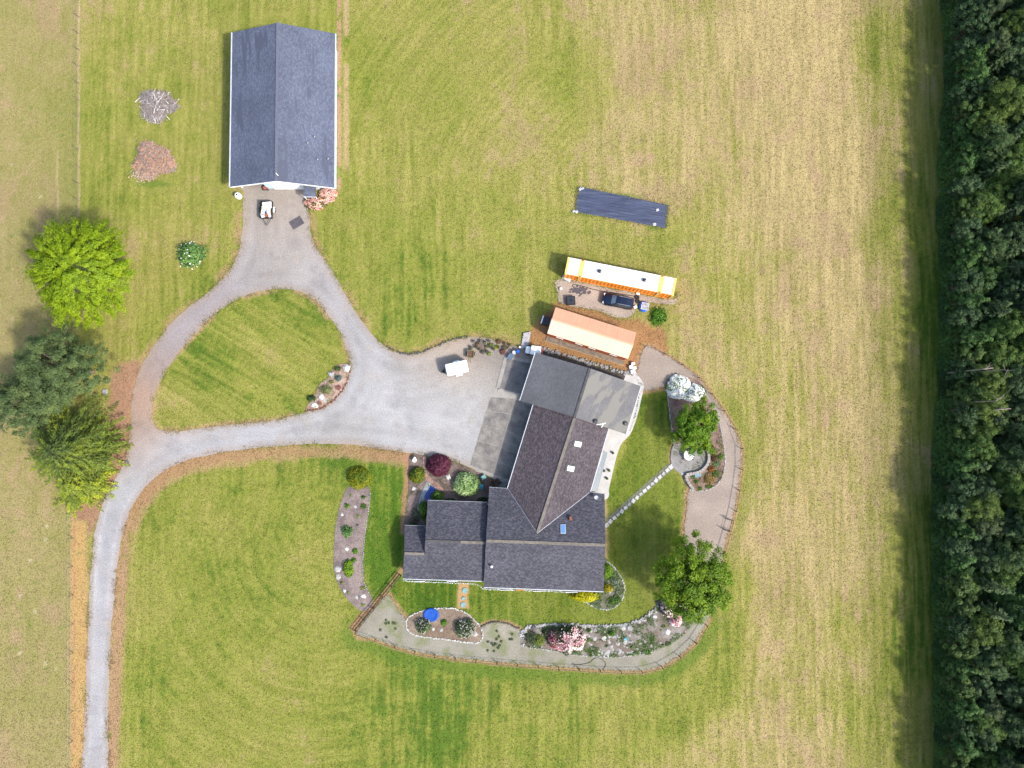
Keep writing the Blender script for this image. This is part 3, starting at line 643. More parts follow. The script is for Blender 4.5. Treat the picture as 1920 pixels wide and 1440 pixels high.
roof('west_roof', M['roof_s'], [(758.5, 984.5, E2-.35), (797.5, 985.5, E2-.35), (796, 1039, zl-.01), (757.5, 1037.5, zl-.01)])
for a, b, m, w in (((1106, 690.5, RG), (1077.5, 782.5, RG), M['ridge_dark'], .34), ((1077.5, 784, RW), (1008, 999, RW), M['ridge'], .42), ((912, 1014, RS_), (1134.5, 1022, RS_), M['ridge'], .42),
                   ((864, 1016.3, R2), (909.5, 1018, R2), M['ridge'], .40), ((798, 1014, R2), (864, 1016.3, R2), M['ridge_dark'], .34), ((758.5, 1037.5, zl), (795.5, 1038.8, zl), M['ridge'], .38)):
    hpart(strip(G(*a), G(*b), w, .06, .03), 'ridge_cap', m)
for a, b in (((952, 915.5, ES), (1007.5, 1000, RW)), ((1106.5, 922.5, ES), (1007.5, 1000, RW))):
    hpart(strip(G(*a), G(*b), .06, .03, .012), 'valley_flashing', M['metal'])
for a, b in ((gNW, gSW), (wNW, wSW), (wNE, wSE), (gNE, gSE), ((917.5, 913, ES), (952, 915.5, ES)), ((1106.5, 922.5, ES), (1133.5, 925.5, ES)), ((1131.5, 1109, ES), (907, 1101, ES)),
             ((802, 937.5, E2), (914, 941.5, E2)), ((907, 1089.5, E2), (755, 1085, E2)), ((758.5, 984.5, E2-.35), (797.5, 985.5, E2-.35))):
    pa, pb = G(*a), G(*b); mid_ = (pa+pb)/2; n_ = Vector((-(pb-pa).y, (pb-pa).x, 0)).normalized(); 
    if (mid_+n_-Vector((G(1030, 900).x, G(1030, 900).y, 0))).xy.length < (mid_-n_-Vector((G(1030, 900).x, G(1030, 900).y, 0))).xy.length: n_ = -n_
    hpart(strip(pa+n_*.05, pb+n_*.05, .10, .12, -.05), 'gutter', M['gutter'])
# walls under the roofs
def wall(pts_px, tops, inset=.55, m=M['housewall']):
    p = [Vector(G(*q)).xy for q in pts_px]; c = sum(p, Vector((0, 0)))/len(p)
    p = [q+(c-q).normalized()*inset*1.25 for q in p]
    zs = [t-.2 for t in tops]
    return hpart(MB().walls(p, -.05, zs), 'wall', m)
wall([gNW, gRN, gNE, gSE, gRS, gSW], [EG, RG, EG, EG, RG, EG])
wall([wNW, wNE, wSE, wRS, wSW], [EW, EW, EW, RW, EW])
wall([(917.5, 913, ES), (1133.5, 925.5, ES), (1135, 1022, RS_), (1131.5, 1109, ES), (907, 1101, ES), (911, 1014, RS_)], [ES, ES, RS_, ES, ES, RS_], .5)
wall([(802, 937.5, E2), (930, 942, E2), (930, 1018, R2), (930, 1090, E2), (797, 1086, E2), (797, 1014, R2)], [E2, E2, R2, E2, E2, R2], .45)
wall([(758.5, 984.5, E2), (810, 986, E2), (810, 1086, E2), (755, 1085, E2), (757.5, 1037.5, zl)], [E2-.35, E2-.35, E2, E2, zl], .4)
def opening(name, px, py, w, h, z, nx, ny, m, off=0.0, parent=house, base=None):
    """window or door leaf standing just proud of a wall at a ground pixel, facing (nx, ny)"""
    base = hl if base is None else base
    p = G(px, py, 0); n = Vector((nx, ny, 0)).normalized(); a = math.atan2(n.y, n.x)+math.pi/2
    c = (p.x+n.x*off, p.y+n.y*off, z)
    fr = hpart(MB().box(c, (w+.16, .06, h+.16), a), name, M['white'], parent, base)
    mb = MB().box((c[0]+n.x*.04-base[0], c[1]+n.y*.04-base[1], z-base[2]), (w, .05, h), a); mb.build('pane' if m is M['glass'] else 'panel', m, fr)
    return fr
nw = Vector((gSW[0]-gNW[0], gSW[1]-gNW[1]))      # normals of the slanting fronts
nW = (-.955, .297); nE = (.955, -.297)
for (x, y, w, nme, m_) in ((1004, 690, 4.8, 'garage_door', M['white']), (991, 733, 2.6, 'garage_door', M['white']), (998, 790, 2.8, 'garage_door', M['white']), (984, 838, 2.8, 'garage_door', M['white'])):
    opening(nme, x, y, w, 2.1, 1.15, nW[0], nW[1], m_, .0)
opening('door', 968, 890, 1.0, 2.0, 1.1, nW[0], nW[1], M['terracotta'], 0.0)
for (x, y) in ((1182, 752), (1172, 786)): opening('window', x, y, 1.3, 1.1, 1.5, nE[0], nE[1], M['glass'], .0)
for (x, y) in ((1122, 842), (1110, 884)): opening('window', x, y, 1.8, 2.0, 1.15, nE[0], nE[1], M['glass'], .1)
for x in (950, 1010, 1070): opening('window', x, 1098+(x-950)*.035, 1.6, 1.2, 1.5, .03, -1, M['glass'], .12)
for x in (790, 850): opening('window', x, 1083, 1.4, 1.1, 1.45, .03, -1, M['glass'], .10)
for y in (970, 1060): opening('window', 1126, y, 1.5, 1.2, 1.5, 1, .02, M['glass'], .12)
# things fixed to the roofs
def plane_z(q, px, py):
    """height of the roof plane through three of its corners under a pixel"""
    a, b, c = [G(*k) for k in q]; n = (b-a).cross(c-a); o = Vector((0, 0, HCAM)); d = G(px, py, 0)-o
    t = n.dot(a-o)/n.dot(d); return o+d*t, (n.normalized() if n.z > 0 else -n.normalized())
PL_WE = [wRN, wNE, wSE]; PL_SN = [(917.5, 913, ES), (1135, 1022, RS_), (911, 1014, RS_)]; PL_SS = [(911, 1014, RS_), (1135, 1022, RS_), (1131.5, 1109, ES)]; PL_GE = [gRN, gNE, gSE]; PL_W2 = [(797, 1014, R2), (910.5, 1018, R2), (907, 1089.5, E2)]
def on_roof(px, py, pl, w, d, h, rz, name, m, inner=None, im='pane'):
    p, n = plane_z(pl, px, py)
    q = n.to_track_quat('Z', 'Y').to_matrix().to_4x4(); R = Matrix.Translation(p)@Matrix.Rotation(0, 4, 'Z')@q
    def bx(w_, d_, z0, z1):
        # build in the plane, turned by rz in the world
        ax = Vector((math.cos(rz), math.sin(rz), 0)); ax = (ax-n*ax.dot(n)).normalized(); ay = n.cross(ax)
        v = [p+ax*sx*w_/2+ay*sy*d_/2+n*z for z in (z0, z1) for sx, sy in ((-1, -1), (1, -1), (1, 1), (-1, 1))]
        return MB().add(v, [(3, 2, 1, 0), (4, 5, 6, 7), (0, 1, 5, 4), (1, 2, 6, 5), (2, 3, 7, 6), (3, 0, 4, 7)])
    o = hpart(bx(w, d, -.02, h), name, m)
    if inner: hpart(bx(w-.14, d-.14, h-.05, h+.02), im, inner, o)
    return o
rw = math.atan2((G(*wNE)-G(*wRN)).y, (G(*wNE)-G(*wRN)).x)
for (x, y) in ((1083, 832.5), (1069.5, 878.5)):
    on_roof(x, y, PL_WE, 1.55, 1.25, .03, rw, 'skylight_flashing', M['ridge_dark'])
    on_roof(x, y, PL_WE, 1.05, .72, .14, rw, 'skylight', M['white'], M['skyglass'])
on_roof(1055.7, 992, PL_SN, .72, 1.3, .14, 0, 'skylight', M['gutter'], M['bluedome'])
on_roof(1069.5, 972.5, PL_SN, .32, .5, .45, 0, 'chimney_vent', M['rust'])
def pipe(px, py, pl, r, h, m, name='vent_pipe', capr=None):
    p, n = plane_z(pl, px, py); mb = MB().tube(p-Vector((0, 0, .1)), p+Vector((0, 0, h)), r, r, 10)
    if capr: mb.tube(p+Vector((0, 0, h)), p+Vector((0, 0, h+.12)), capr, capr*.6, 10)
    return hpart(mb, name, m)
pipe(922, 1061, PL_SS, .14, .55, M['white'], capr=.2); pipe(873, 1041, PL_W2, .06, .2, M['black']); pipe(893, 1031.5, PL_W2, .06, .2, M['rust'])
p, n = plane_z(PL_SN, 1116, 932)                     # satellite dish by the north-east eave
mb = MB().tube(p, p+Vector((.1, 0, .5)), .03); mb.lathe((p.x+.1, p.y, p.z+.5), [(.02, 0), (.2, .05), (.3, .14), (.29, .16), (.18, .07), (.02, .03)], 12)
hpart(mb, 'satellite_dish', M['gutter'])
p, n = plane_z(PL_GE, 1123, 797)                     # mast with a small wind vane over the streaked roof
mb = MB().tube(p, p+Vector((0, 0, 1.3)), .03)
t_ = p+Vector((0, 0, 1.3)); mb.tube(t_+Vector((-.5, .05, 0)), t_+Vector((.75, .25, 0)), .045); mb.tube(t_+Vector((.2, -.35, .02)), t_+Vector((.45, .2, .02)), .05); mb.box(t_+Vector((.55, .22, .02)), (.5, .12, .14), .25)
hpart(mb, 'antenna', M['white'])
for (x, y) in ((1115.5, 790), (1172, 794)):
    p, n = plane_z(PL_GE, x, y); mb = MB().tube(p-n*.05, p+n*.22, .30, .27, 14); mb.tube(p+n*.22, p+n*.30, .34, .12, 14); hpart(mb, 'roof_vent', M['darkmetal'])

# ------------------------------------------------------------------ dark sheet on posts, drawn for the dark strip at the wing's eave
can = thing('eave_strip', 'dark grey sloping awning along the east eave of the wing above the pale patio', 'sheeting', G(1125, 880))
cl = can.location
hpart(MB().slab([G(1132, 846.5, 2.45), G(1139.5, 848, 2.2), G(1120.5, 921, 2.2), G(1108, 921, 2.45)], .04), 'eave_sheet', mat('dark_sheet', (.10, .13, .15), .25, var=.2), can, cl)
for (x, y) in ((1138.5, 850), (1129.5, 884), (1119.8, 919)):
    p = G(x, y, 2.06); hpart(MB().tube((p.x, p.y, .05), p, .05), 'post', M['white'], can, cl)

# ------------------------------------------------------------------ barn
EB, RB = 3.3, 5.9
barn = thing('barn', 'long barn with blue-grey shingle roof and pale blue gable wall facing the gravel', 'barn', G(530, 300)); bl = barn.location.copy()
sw_, rs_, se_ = G(431.5, 350.5, EB), G(517.5, 339.5, RB), G(626.5, 352.5, EB)
dN = (G(434, 180, EB)-G(431.5, 350.5, EB)).normalized(); LB = 23.5
nw_, rn_, ne_ = sw_+dN*LB, rs_+dN*LB, se_+dN*LB
hpart(MB().slab([nw_, rn_, rs_, sw_], .18), 'roof', M['roof_b'], barn, bl); hpart(MB().slab([rn_, ne_, se_, rs_], .18), 'roof', M['roof_b'], barn, bl)
hpart(strip(rs_, rn_, .40, .06, .03), 'ridge_cap', mat('barn_ridge', (.105, .115, .15), .8, var=.2), barn, bl)
ex = Vector((dN.y, -dN.x, 0))
for a, b, s in ((sw_, nw_, -1), (se_, ne_, 1)): hpart(strip(a+ex*s*.09, b+ex*s*.09, .18, .16, -.06), 'gutter', M['gutter'], barn, bl)
for a, b in ((sw_, rs_), (rs_, se_)): hpart(strip(a-dN*.03, b-dN*.03, .06, .26, -.12), 'barge_board', M['white'], barn, bl)
ov = .95; iw = .55
def bp(f, along): 
    """point on the barn plan: f from west (0) to east (1) eave, along metres north of the south roof edge"""
    w = se_-sw_; return Vector((sw_.x, sw_.y))+Vector((w.x, w.y))*f+Vector((dN.x, dN.y))*along
def bz(f): return EB+(RB-EB)*(1-abs(f-.46)/(.46 if f < .46 else .54))-.2
f0, fb, f1 = .035, .285, .965
for pts in ([(fb, ov), (.46, ov), (f1, ov)], [(f1, ov), (f1, LB-ov)], [(f1, LB-ov), (.46, LB-ov), (f0, LB-ov)], [(f0, LB-ov), (f0, ov+.2)], [(fb, ov), (fb, 8.0)], [(fb, 8.0), (f0, 8.0)]):
    mb = MB()
    for i in range(len(pts)-1):
        a, b = bp(*pts[i]), bp(*pts[i+1]); mb.add([(a.x, a.y, -.05), (b.x, b.y, -.05), (b.x, b.y, bz(pts[i+1][0])), (a.x, a.y, bz(pts[i][0]))], [(0, 1, 2, 3)])
    hpart(mb, 'wall', M['siding'], barn, bl)
c = bp(.50, ov-.06); ang = math.atan2(ex.y, ex.x)
gd = hpart(MB().box((c.x, c.y, 1.35), (3.9, .08, 2.7), ang), 'garage_door', M['white'], barn, bl)
for k in range(4):
    hpart(MB().box((c.x-dN.x*.05, c.y-dN.y*.05, .38+k*.66), (3.7, .05, .58), ang), 'door_panel', M['white'], barn, bl).parent = gd
for s in (-1, 1):
    q = bp(.50, ov-.07)+Vector((ex.x, ex.y))*s*2.1; hpart(MB().box((q.x, q.y, 1.45), (.2, .1, 2.9), ang), 'door_trim', M['white'], barn, bl)
q = bp(.77, ov-.05); d_ = hpart(MB().box((q.x, q.y, 1.05), (1.0, .07, 2.1), ang), 'door', M['white'], barn, bl)
hpart(MB().box((q.x+.35, q.y-.06, 1.0), (.12, .08, .12), ang), 'handle', M['darkmetal'], barn, bl).parent = d_
for f in (.09, .275):                                  # slanting brackets of the open bay
    a, b = bp(f, .1), bp(f, ov+.1); hpart(strip((a.x, a.y, bz(f)+.05), (b.x, b.y, 1.7), .14, .14), 'bracket', M['white'], barn, bl)
q = bp(f0, ov+.1); hpart(MB().box((q.x, q.y, 1.6), (.18, .18, 3.2), ang), 'post', M['white'], barn, bl)
# porch roof over the side door
hpart(MB().slab([G(568.5, 347, 2.75), G(592, 349, 2.75), G(591.8, 369.5, 2.4), G(568.8, 368.8, 2.4)], .12), 'porch_roof', M['roof_b'], barn, bl)
hpart(strip(G(568.8, 369, 2.36), G(591.8, 369.7, 2.36), .1, .14), 'gutter', M['gutter'], barn, bl)
for x in (570, 590.5): p = G(x, 368, 2.3); hpart(MB().tube((p.x, p.y, 0), p, .06), 'post', M['white'], barn, bl)
PL_B = [rs_, se_, ne_]
def plane3(a, b, c, px, py):
    n = (b-a).cross(c-a); o = Vector((0, 0, HCAM)); d = G(px, py, 0)-o; t = n.dot(a-o)/n.dot(d); return o+d*t
for (x, y) in ((590.5, 257.5), (577.5, 269), (596, 300), (615.5, 298.5)):
    p = plane3(rs_, se_, ne_, x, y); mb = MB().tube(p-Vector((0, 0, .1)), p+Vector((0, 0, .3)), .11, .11, 10); mb.tube(p+Vector((0, 0, .3)), p+Vector((0, 0, .40)), .14, .06, 10)
    hpart(mb, 'vent_pipe', M['metal'], barn, bl)
p = plane3(rs_, se_, ne_, 521.5, 329); hpart(MB().tube(p, p+Vector((0, 0, .9)), .06), 'vent_pipe', M['white'], barn, bl)

# ------------------------------------------------------------------ freight container and orange-roofed shed
def frame_from(a, b, z):
    pa, pb = G(a[0], a[1], z), G(b[0], b[1], z); d = pb-pa
    return pa, d.length, math.atan2(d.y, d.x)
pa, Lc, rz = frame_from((1061.7, 498), (1266, 538.5), 2.9)
cont = thing('freight_container', 'long orange freight container with white roof and yellow bands beside the parked car', 'container', ((pa+G(1266, 538.5, 2.9))/2*1.0).to_tuple()[:2]+(0,), rz)
M['orange'] = mat('orange_paint', (.85, .25, .02), .5, var=.25, vscale=1.5); M['yellow'] = mat('yellow_paint', (.72, .47, .13), .5, var=.2, vscale=2)
M['croof'] = mat('container_roof_white', (.66, .67, .66), .55, var=.22, vscale=.7, speck=.08, sscale=2.5)
Wc, Hc = 2.6, 2.9; hx = Lc/2
def corrug(y, sgn):
    mb = MB(); n = int(Lc/.14); v = []
    for i in range(n+1):
        x = -hx+.12+i*(Lc-.24)/n; o = .045*(1 if (i//2) % 2 else 0)
        v += [(x, y-sgn*o, .28), (x, y-sgn*o, Hc-.12)]
    f = [(2*i, 2*i+2, 2*i+3, 2*i+1) for i in range(n)]; return mb.add(v, f)
for s in (-1, 1): corrug(s*(Wc/2-.03), s).build('side_wall', M['orange'], cont)
nr = 46                                               # pressed roof: shallow ribs across
v = []; f = []
for i in range(nr*2+1):
    x = -hx+.1+i*(Lc-.2)/(nr*2); z = Hc-.035+(.025 if i % 2 else 0); v += [(x, -Wc/2+.06, z), (x, Wc/2-.06, z)]
f = [(2*i, 2*i+2, 2*i+3, 2*i+1) for i in range(nr*2)]
MB().add(v, f).build('roof_sheet', M['croof'], cont)
for s in (-1, 1):
    MB().box((0, s*(Wc/2-.05), Hc-.06), (Lc, .1, .12)).build('top_rail', M['orange'] if s < 0 else M['croof'], cont)
    MB().box((0, s*(Wc/2-.06), .16), (Lc, .12, .22)).build('bottom_rail', M['orange'], cont)
    MB().box((s*(hx-.06), 0, Hc/2+.05), (.1, Wc-.1, Hc-.3)).build('end_wall', M['orange'], cont)
for x, w in ((-hx+.16, .32), (hx-.16, .32), (-hx+.125*Lc+.25, .62), (hx-.125*Lc-.1, .66)):
    MB().box((x, 0, Hc+.012), (w, Wc+.01, .05)).build('roof_band', M['yellow'], cont)
    for s in (-1, 1): MB().box((x, s*(Wc/2+.005), Hc/2), (w*.6, .07, Hc-.02)).build('corner_post', M['yellow'], cont)
for x in (-hx+.125*Lc+.25, hx-.125*Lc-.1):
    for s in (-1, 1): MB().box((x, s*(Wc/2-.08), Hc+.06), (.22, .2, .08)).build('corner_casting', M['rust'], cont)
for t in (.305, .715):
    mb = MB().lathe((-hx+t*Lc, .12, Hc-.02), [(.18, 0), (.18, .16), (.30, .2), (.26, .34), (.08, .42)], 14); mb.build('roof_vent', M['darkmetal'], cont)
for t, s in ((.165, .2), (.82, -.1)): MB().box((-hx+t*Lc, s, Hc+.012), (.32, .28, .04)).build('roof_patch', M['white'], cont)

pa = G(1034.7, 598.3, 4.05); pb = G(1187.5, 646.7, 4.05); d = pb-pa; rz = math.atan2(d.y, d.x)
shed = thing('shed', 'long red-brown shed with pale orange metal roof north of the garage', 'shed', ((pa.x+pb.x)/2, (pa.y+pb.y)/2, 0), rz)
Ls = d.length; hw = ((G(1041, 574, 3.0)-G(1026.5, 624, 3.0)).length/2+(G(1192.5, 623.3, 3.0)-G(1178, 672.5, 3.0)).length/2)/2
M['orangeroof'] = mat('pale_orange_metal', (.56, .30, .185), .45, spec=.3, var=.08, vscale=.6); M['sunlitroof'] = mat('sunlit_orange_metal', (.70, .49, .325), .45, spec=.3, var=.06, vscale=.6); M['redwall'] = mat('red_siding', (.42, .10, .05), .7, var=.25, vscale=2)  # south slope gets a paler copy: sunlight painted into the same metal
np_ = 14
for s in (-1, 1):
    for i in range(np_):
        x0, x1 = -Ls/2+i*Ls/np_+.004, -Ls/2+(i+1)*Ls/np_-.004; mb = MB()
        mb.slab([(x0, 0.02*s, 4.05), (x1, 0.02*s, 4.05), (x1, s*hw, 3.0), (x0, s*hw, 3.0)], .05)
        for k in (0, .5):
            xx = x0+.06+k*(x1-x0); mb.slab([(xx-.02, .02*s, 4.065), (xx+.02, .02*s, 4.065), (xx+.02, s*hw, 3.015), (xx-.02, s*hw, 3.015)], .015)
        mb.build('roof_panel', M['sunlitroof'] if s < 0 else M['orangeroof'], shed)
MB().box((0, 0, 4.07), (Ls, .28, .05)).build('ridge_cap', M['orangeroof'], shed)
wx, wy = Ls/2-.10, hw-.05
MB().walls([(-wx, -wy), (0, -wy), (wx, -wy), (wx, 0), (wx, wy), (-wx, wy), (-wx, 0)], -.05, [2.92, 2.92, 2.92, 3.95, 2.92, 2.92, 3.95]).build('wall', M['redwall'], shed)
for x in (-4.2, -1.2, .8, 4.1):
    w = MB().box((x, -wy-.03, 1.4), (1.1, .07, .9)).build('window', M['white'], shed); MB().box((x, -wy-.06, 1.4), (.9, .05, .72)).build('pane', M['glass'], w)
MB().box((0, -wy-.45, .06), (Ls*.98, .7, .12)).build('step_board', M['wood'], shed)
MB().box((0, -wy-.84, .05), (Ls*1.02, .08, .16)).build('edge_board', M['cedar'], shed)
MB().box((-wx-.75, .05, .35), (1.3, 1.25, .7)).build('crate_annex', M['darkmetal'], shed); MB().box((-wx-1.42, .05, .4), (.18, 1.2, .8)).build('annex_panel', M['white'], shed)
MB().box((-wx-.1, -.1, 1.0), (.1, 1.1, 1.9)).build('door', M['white'], shed)

# ------------------------------------------------------------------ vehicles and trailers
def wheel(parent, c, r=.34, w=.22, rimm=None):
    t = MB().tube((c[0], c[1]-w/2, c[2]), (c[0], c[1]+w/2, c[2]), r, r, 18).build('wheel', M['black'], parent)
    MB().tube((c[0], c[1]-w/2-.01, c[2]), (c[0], c[1]+w/2+.01, c[2]), r*.6, r*.6, 12).build('rim', rimm or M['metal'], t)
    return t
def loft(secs):
    """secs: list of (x, [(y, z) ...]) closed rings of equal count"""
    n = len(secs[0][1]); v = []; f = []
    for x, ring in secs: v += [(x, y, z) for y, z in ring]
    for k in range(len(secs)-1):
        for i in range(n): f.append((k*n+i, k*n+(i+1) % n, (k+1)*n+(i+1) % n, (k+1)*n+i))
    f.append(tuple(range(n))); f.append(tuple(range(len(secs)*n-1, (len(secs)-1)*n-1, -1)))
    return MB().add(v, f)
def body_ring(w, z0, z1, r=.12): return [(-w+r*.4, z0), (w-r*.4, z0), (w, z0+r), (w, z1-r*1.4), (w-r*1.3, z1), (-w+r*1.3, z1), (-w, z1-r*1.4), (-w, z0+r)]
M['carpaint'] = mat('dark_blue_car_paint', (.010, .016, .040), .18, metal=.3, spec=.6, var=.1); M['carglass'] = mat('car_glass', (.10, .17, .22), .06, spec=.8)
M['carside'] = mat('car_side_glass', (.02, .03, .04), .06, spec=.7); M['lamp'] = mat('lamp_glass', (.6, .62, .64), .15, spec=.7); M['redlamp'] = mat('red_lamp', (.35, .02, .02), .25)
pa, pb = G(1129, 558, .9), G(1189, 570, .9); d = pa-pb
car = thing('parked_car', 'dark blue station wagon parked on gravel between container and shed', 'car', ((pa.x+pb.x)/2, (pa.y+pb.y)/2, .02), math.atan2(d.y, d.x))
secs = []
for x, w, zb, zt in ((-2.35, .70, .45, .78), (-2.28, .86, .34, 1.0), (-2.0, .91, .28, 1.06), (-1.0, .93, .26, 1.06), (.4, .93, .26, 1.04), (1.1, .92, .27, 1.0), (1.7, .90, .28, .94), (2.1, .84, .32, .84), (2.32, .66, .42, .70)):
    secs.append((x, body_ring(w, zb, zt)))
loft(secs).build('body', M['carpaint'], car, True)
def gring(w, zt): return [(-.88, 1.0), (.88, 1.0), (w, zt-.08), (w-.12, zt), (-w+.12, zt), (-w, zt-.08)]
loft([(-2.22, [(-.84, 1.0), (.84, 1.0), (.8, 1.05), (.7, 1.08), (-.7, 1.08), (-.8, 1.05)]), (-1.95, gring(.70, 1.58)), (-1.2, gring(.72, 1.66)), (-.2, gring(.72, 1.66)), (.35, gring(.68, 1.58)), (1.02, [(-.84, .98), (.84, .98), (.82, 1.0), (.7, 1.02), (-.7, 1.02), (-.82, 1.0)])]).build('cabin_glass', M['carside'], car)
MB().add([(-1.98, -.6, 1.60), (-1.98, .6, 1.60), (-1.2, .62, 1.675), (-1.2, -.62, 1.675), (-.2, .62, 1.675), (-.2, -.62, 1.675), (.36, .57, 1.60), (.36, -.57, 1.60)], [(0, 3, 2, 1), (3, 5, 4, 2), (5, 7, 6, 4)]).build('roof', M['carpaint'], car)
MB().add([(.42, -.56, 1.575), (.42, .56, 1.575), (1.0, .68, 1.045), (1.0, -.68, 1.045)], [(0, 3, 2, 1)]).build('windscreen', M['carglass'], car)
for s in (-1, 1):
    MB().tube((-1.8, s*.58, 1.68), (.1, s*.58, 1.71), .025).build('roof_rail', M['metal'], car)
    MB().box((.95, s*1.0, 1.05), (.22, .2, .16), 0, .04).build('mirror', M['carpaint'], car)
    MB().box((2.12, s*.62, .74), (.3, .34, .14), s*-.3, .03).build('headlight', M['lamp'], car); MB().box((-2.28, s*.72, .86), (.12, .26, .22), 0, .02).build('tail_light', M['redlamp'], car)
    for x in (-1.4, 1.45): wheel(car, (x, s*.82, .34))

pa, pb = G(836, 694, 2.0), G(876, 685, 2.0); d = pa-pb
trl = thing('cargo_trailer', 'small white box trailer parked alone on the gravel by the north edge', 'trailer', ((pa.x+pb.x)/2, (pa.y+pb.y)/2, .02), math.atan2(d.y, d.x))
M['trailerwhite'] = mat('trailer_white', (.74, .77, .80), .35, spec=.4, var=.08, vscale=1)
LT, WT = 3.15, 1.72
loft([(-LT/2, body_ring(WT/2, .42, 2.12, .06)), (LT/2-.12, body_ring(WT/2, .42, 2.12, .06)), (LT/2, body_ring(WT/2-.06, .46, 2.04, .06))]).build('box_body', M['trailerwhite'], trl)
MB().box((0, 0, 2.135), (.5, .4, .08), 0, .03).build('roof_vent', M['white'], trl)
for s in (-1, 1):
    MB().box((-.1, s*(WT/2+.16), .72), (.95, .3, .1), 0, .04).build('fender', M['white'], trl); wheel(trl, (-.1, s*(WT/2+.14), .32), .32, .2)
    MB().tube((LT/2-.1, s*.5, .42), (LT/2+1.0, 0, .42), .04).build('tongue_bar', M['darkmetal'], trl)
MB().box((LT/2+.5, 0, .62), (.4, .35, .35), 0, .03).build('tongue_box', M['black'], trl); MB().tube((LT/2+.85, 0, .1), (LT/2+.85, 0, .75), .04).build('jack', M['darkmetal'], trl)
MB().box((-LT/2-.02, 0, 1.25), (.05, 1.5, 1.5)).build('rear_door', M['trailerwhite'], trl)

p = G(499.5, 393.5, .8); ut = thing('utility_trailer', 'open utility trailer heaped with pale rubbish in front of the barn', 'trailer', (p.x, p.y, .02), -math.pi/2)
MB().box((0, 0, .55), (2.5, 1.75, .1)).build('bed', M['wood'], ut)
for s in (-1, 1):
    MB().box((0, s*.9, .78), (2.6, .06, .45)).build('side_board', M['darkmetal'], ut); MB().box((s*1.28, 0, .78), (.06, 1.75, .45)).build('end_board', M['darkmetal'], ut)
    MB().tube((1.3, s*.6, .5), (2.35, 0, .5), .04).build('tongue_bar', M['darkmetal'], ut); wheel(ut, (-.1, s*1.06, .32), .32, .2)
MB().box((-.05, 1.08, .72), (.85, .22, .06), 0, .02).build('fender', M['white'], ut); MB().box((-.05, -1.08, .72), (.85, .22, .06), 0, .02).build('fender', M['darkmetal'], ut)
rng = random.Random(3); z0 = .62
for k, (dx, dy, w, l, h, rz_, m, nm, lb) in enumerate(((-.7, .1, 1.0, 1.4, .35, .1, M['white'], 'foam_slab', 'white foam slab at the barn end of the loaded trailer'), (.35, -.45, 1.2, .6, .4, -.15, M['cream'], 'cardboard_sheet', 'cream cardboard sheet lying along the loaded trailer'), (.1, .35, 1.4, .5, .45, .06, M['cream'], 'mattress_pad', 'cream folded pad on the loaded trailer'),
        (.85, .1, .5, .5, .5, .2, M['rust'], 'red_box', 'dark red box near the tongue of the loaded trailer'), (.4, .05, .7, .12, .6, -.3, M['bluetarp'], 'blue_strip', 'blue plastic strip between the pads on the loaded trailer'), (.95, -.5, .5, .5, .4, .3, M['white'], 'white_bag', 'white bag in the tongue corner of the loaded trailer'), (.95, .55, .4, .4, .3, .1, M['white'], 'white_crate', 'white crate beside the red box on the loaded trailer'), (-.2, -.1, .9, .8, .55, .5, M['cream'], 'foam_block', 'tilted cream foam block in the middle of the trailer load'))):
    q = Vector((p.x, p.y, 0))+Matrix.Rotation(-math.pi/2, 3, 'Z')@Vector((dx, dy, 0))
    o = MB().box((0, 0, h/2), (w, l, h), 0, .05).build(nm, m); o.location = (q.x, q.y, z0); o.rotation_euler = (0, 0, -math.pi/2+rz_); tag(o, lb, 'load', 'rubbish on the utility trailer')

p = G(1001, 656.5, 1.5); cart = thing('utility_cart', 'white covered utility cart tucked against the garage roof corner', 'cart', (p.x, p.y, .02), math.radians(172))
MB().box((-.25, 0, .75), (1.5, 1.25, .7), 0, .1).build('body', M['white'], cart); MB().box((.85, 0, .62), (.75, 1.1, .55), 0, .15).build('hood', M['white'], cart); MB().box((-.3, 0, 1.55), (1.45, 1.3, .1), 0, .04).build('roof', M['white'], cart)
for s in (-1, 1):
    for x in (-.8, .8): wheel(cart, (x, s*.58, .3), .3, .22)
    for x in (-.95, .35): MB().tube((x, s*.58, 1.0), (x, s*.58, 1.52), .03).build('post', M['darkmetal'], cart)
MB().box((-1.25, 0, .5), (.4, .9, .3), 0, .03).build('rear_rack', M['rust'], cart)

p = G(882.5, 664, .6); gc = thing('garden_cart', 'small square green garden cart full of soil near the white trailer', 'cart', (p.x, p.y, .02), math.radians(-92))
M['olive'] = mat('olive_paint', (.17, .17, .09), .7, var=.3)
for s in (-1, 1):
    MB().box((0, s*.48, .62), (1.1, .07, .36)).build('side_board', M['olive'], gc); MB().box((s*.53, 0, .62), (.07, .9, .36)).build('end_board', M['olive'], gc); wheel(gc, (-.1, s*.6, .28), .28, .12)
MB().box((0, 0, .56), (1.02, .9, .1)).build('soil', mat('cart_soil', (.13, .07, .045), .95, var=.4, vscale=6), gc); MB().tube((.55, 0, .4), (1.25, 0, .35), .035).build('handle', M['darkmetal'], gc)

